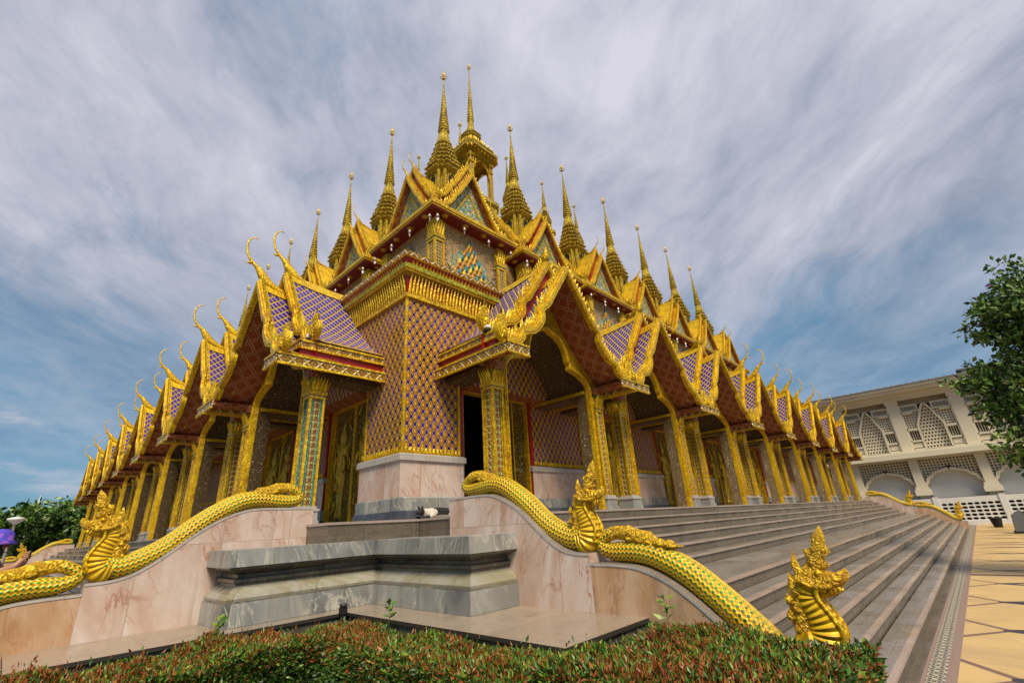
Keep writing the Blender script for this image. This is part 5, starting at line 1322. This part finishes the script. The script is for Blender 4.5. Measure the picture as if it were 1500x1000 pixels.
J = [(-.28, 0, -.88, .30, .26), (-.22, 0, -.5, .25, .2), (-.10, 0, -.14, .27, .2), (-.04, 0, .04, .10), (.0, 0, .14, .14, .16), (.03, 0, .30, .15, .17),
     (-.10, -.30, -.08, .12), (.12, -.42, -.36, .095), (.40, -.22, -.24, .07), (.50, -.14, -.08, .055),
     (-.10, .30, -.08, .12), (.14, .40, -.38, .095), (.42, .16, -.24, .07), (.50, .06, -.08, .055),
     (-.05, -.22, -.92, .2), (.36, -.26, -.72, .15), (.02, -.26, -1.2, .10), (.05, -.27, -1.40, .08), (.30, -.30, -1.42, .06),
     (-.05, .22, -.92, .2), (.36, .26, -.72, .15), (.02, .26, -1.2, .10), (.05, .27, -1.40, .08), (.30, .30, -1.42, .06)]
Ed = [(0, 1), (1, 2), (2, 3), (3, 4), (4, 5), (2, 6), (6, 7), (7, 8), (8, 9), (2, 10), (10, 11), (11, 12), (12, 13), (0, 14), (14, 15), (15, 16), (16, 17), (17, 18), (0, 19), (19, 20), (20, 21), (21, 22), (22, 23)]
def pa(c):
    if c.z < -.62 : return 2
    if c.z > -.01 and abs(c.y) < .25: return 0
    if c.x > .06: return 0
    return 1
pr_ = skin('person', J, Ed, ['skin', 'shirt', 'trous'], pa, 2, None, (-.12, 15.0, 0), math.radians(-12))
tag(pr_, 'person crouching on the steps in turquoise top and violet hat holding up a phone', 'person')
b = MB(); b.lathe([(.20, .22), (.29, .20), (.31, .23), (.22, .30), (.22, .42), (.14, .50), (.02, .52)], .0, 0, 'hat', 14); b.build('hat', pr_)
b = MB(); b.lathe([(.18, .30), (.20, .2), (.19, .05), (.15, -.1), (.05, -.14)], -.06, 0, 'hair', 10); b.build('hair', pr_)
b = MB()
for sg in (-1, 1): b.tube([(.15, sg*.06, .2, .02), (.175, sg*.06, .2, .012)], 'hair', 6)
b.tube([(.15, 0, .20, .02), (.20, 0, .14, .03), (.17, 0, .12, .02)], 'skin', 6); b.tube([(.155, -.045, .06, .012), (.165, .045, .06, .012)], 'hat', 6)
b.build('face', pr_)
for hx_, hy_, s3 in ((.50, -.14, 1), (.50, .06, -1)):
    b = MB()
    for f in range(4): b.tube([(hx_-.02, hy_+.01*f*s3, -.09+.035*f, .02), (hx_+.05, hy_+.05*s3, -.07+.035*f, .018), (hx_+.03, hy_+.10*s3, -.06+.035*f, .014)], 'skin', 6)
    b.tube([(hx_-.03, hy_, -.06, .022), (hx_, hy_+.05*s3, -.01, .018), (hx_+.02, hy_+.08*s3, .03, .014)], 'skin', 6); b.build('fingers', pr_)
b = MB(); b.box(.40, .43, -.17, .09, -.12, .05, 'black'); b.box(.43, .436, -.15, .07, -.10, .03, 'dark'); o = b.build('phone', None, (0, 15.0, 0)); o.location = (0, 15.03, .02); tag(o, 'black phone held up by the crouching person at the left edge', 'phone')
MT['fur'] = m_col('white_fur', (.62, .58, .50), (.50, .45, .38), .9)
MT['furb'] = m_col('black_fur', (.012, .012, .013), (.02, .02, .02), .9)
DJ = [(.35, 0, .20, .19, .20), (.0, 0, .22, .20, .21), (-.38, 0, .20, .19, .19), (-.62, -.02, .24, .13), (-.80, -.06, .28, .125), (-.92, -.14, .24, .09), (-1.02, -.20, .20, .06),
      (.62, 0, .17, .14), (.80, .02, .10, .05), (1.02, -.06, .06, .035),
      (-.42, -.16, .10, .085), (-.62, -.34, .06, .055), (-.84, -.38, .05, .05), (-.40, .14, .09, .085), (-.66, .10, .05, .05), (-.86, .02, .05, .045),
      (.45, -.16, .13, .12), (.24, -.34, .09, .08), (.42, -.42, .05, .05), (.22, -.46, .05, .045), (.5, .14, .1, .1), (.34, .2, .06, .06)]
DE = [(0, 1), (1, 2), (2, 3), (3, 4), (4, 5), (5, 6), (0, 7), (7, 8), (8, 9), (2, 10), (10, 11), (11, 12), (2, 13), (13, 14), (14, 15), (0, 16), (16, 17), (17, 18), (18, 19), (0, 20), (20, 21)]
DJ = [(j[0], j[1], j[2]*.72, *[q_*.82 for q_ in j[3:]]) for j in DJ]
dog = skin('dog', DJ, DE, ['fur', 'furb'], lambda c: 1 if (c.x < -.68 or (-.22+.08*math.sin(c.y*20) < c.x < .22+.3*c.z and c.z > .08) or c.x > .72) else 0, 2, None, (8.98, 11.85, ZP), math.radians(4))
tag(dog, 'black and white dog lying asleep at the foot of the corner block', 'dog')
b = MB()
for sg in (-1, 1): b.inflate([(-.03, 0), (.05, .0), (.04, .05), (.0, .09), (-.04, .05)], lambda p_, q_, d: (-.78+p_, -.06+sg*.08+d, .27+q_), .02, 'furb', .04)
b.build('ears', dog)
#ENDENV
# ------------------------------------------------------------------ final scale
seen = set()
for o in list(bpy.data.objects):
    if o is cam or o is so: continue
    o.location = o.location*S
    if o.parent is None: o.location.z += GZ*S
    if o.type == 'MESH' and o.data.name not in seen:
        seen.add(o.data.name); o.data.transform(Matrix.Scale(S, 4))
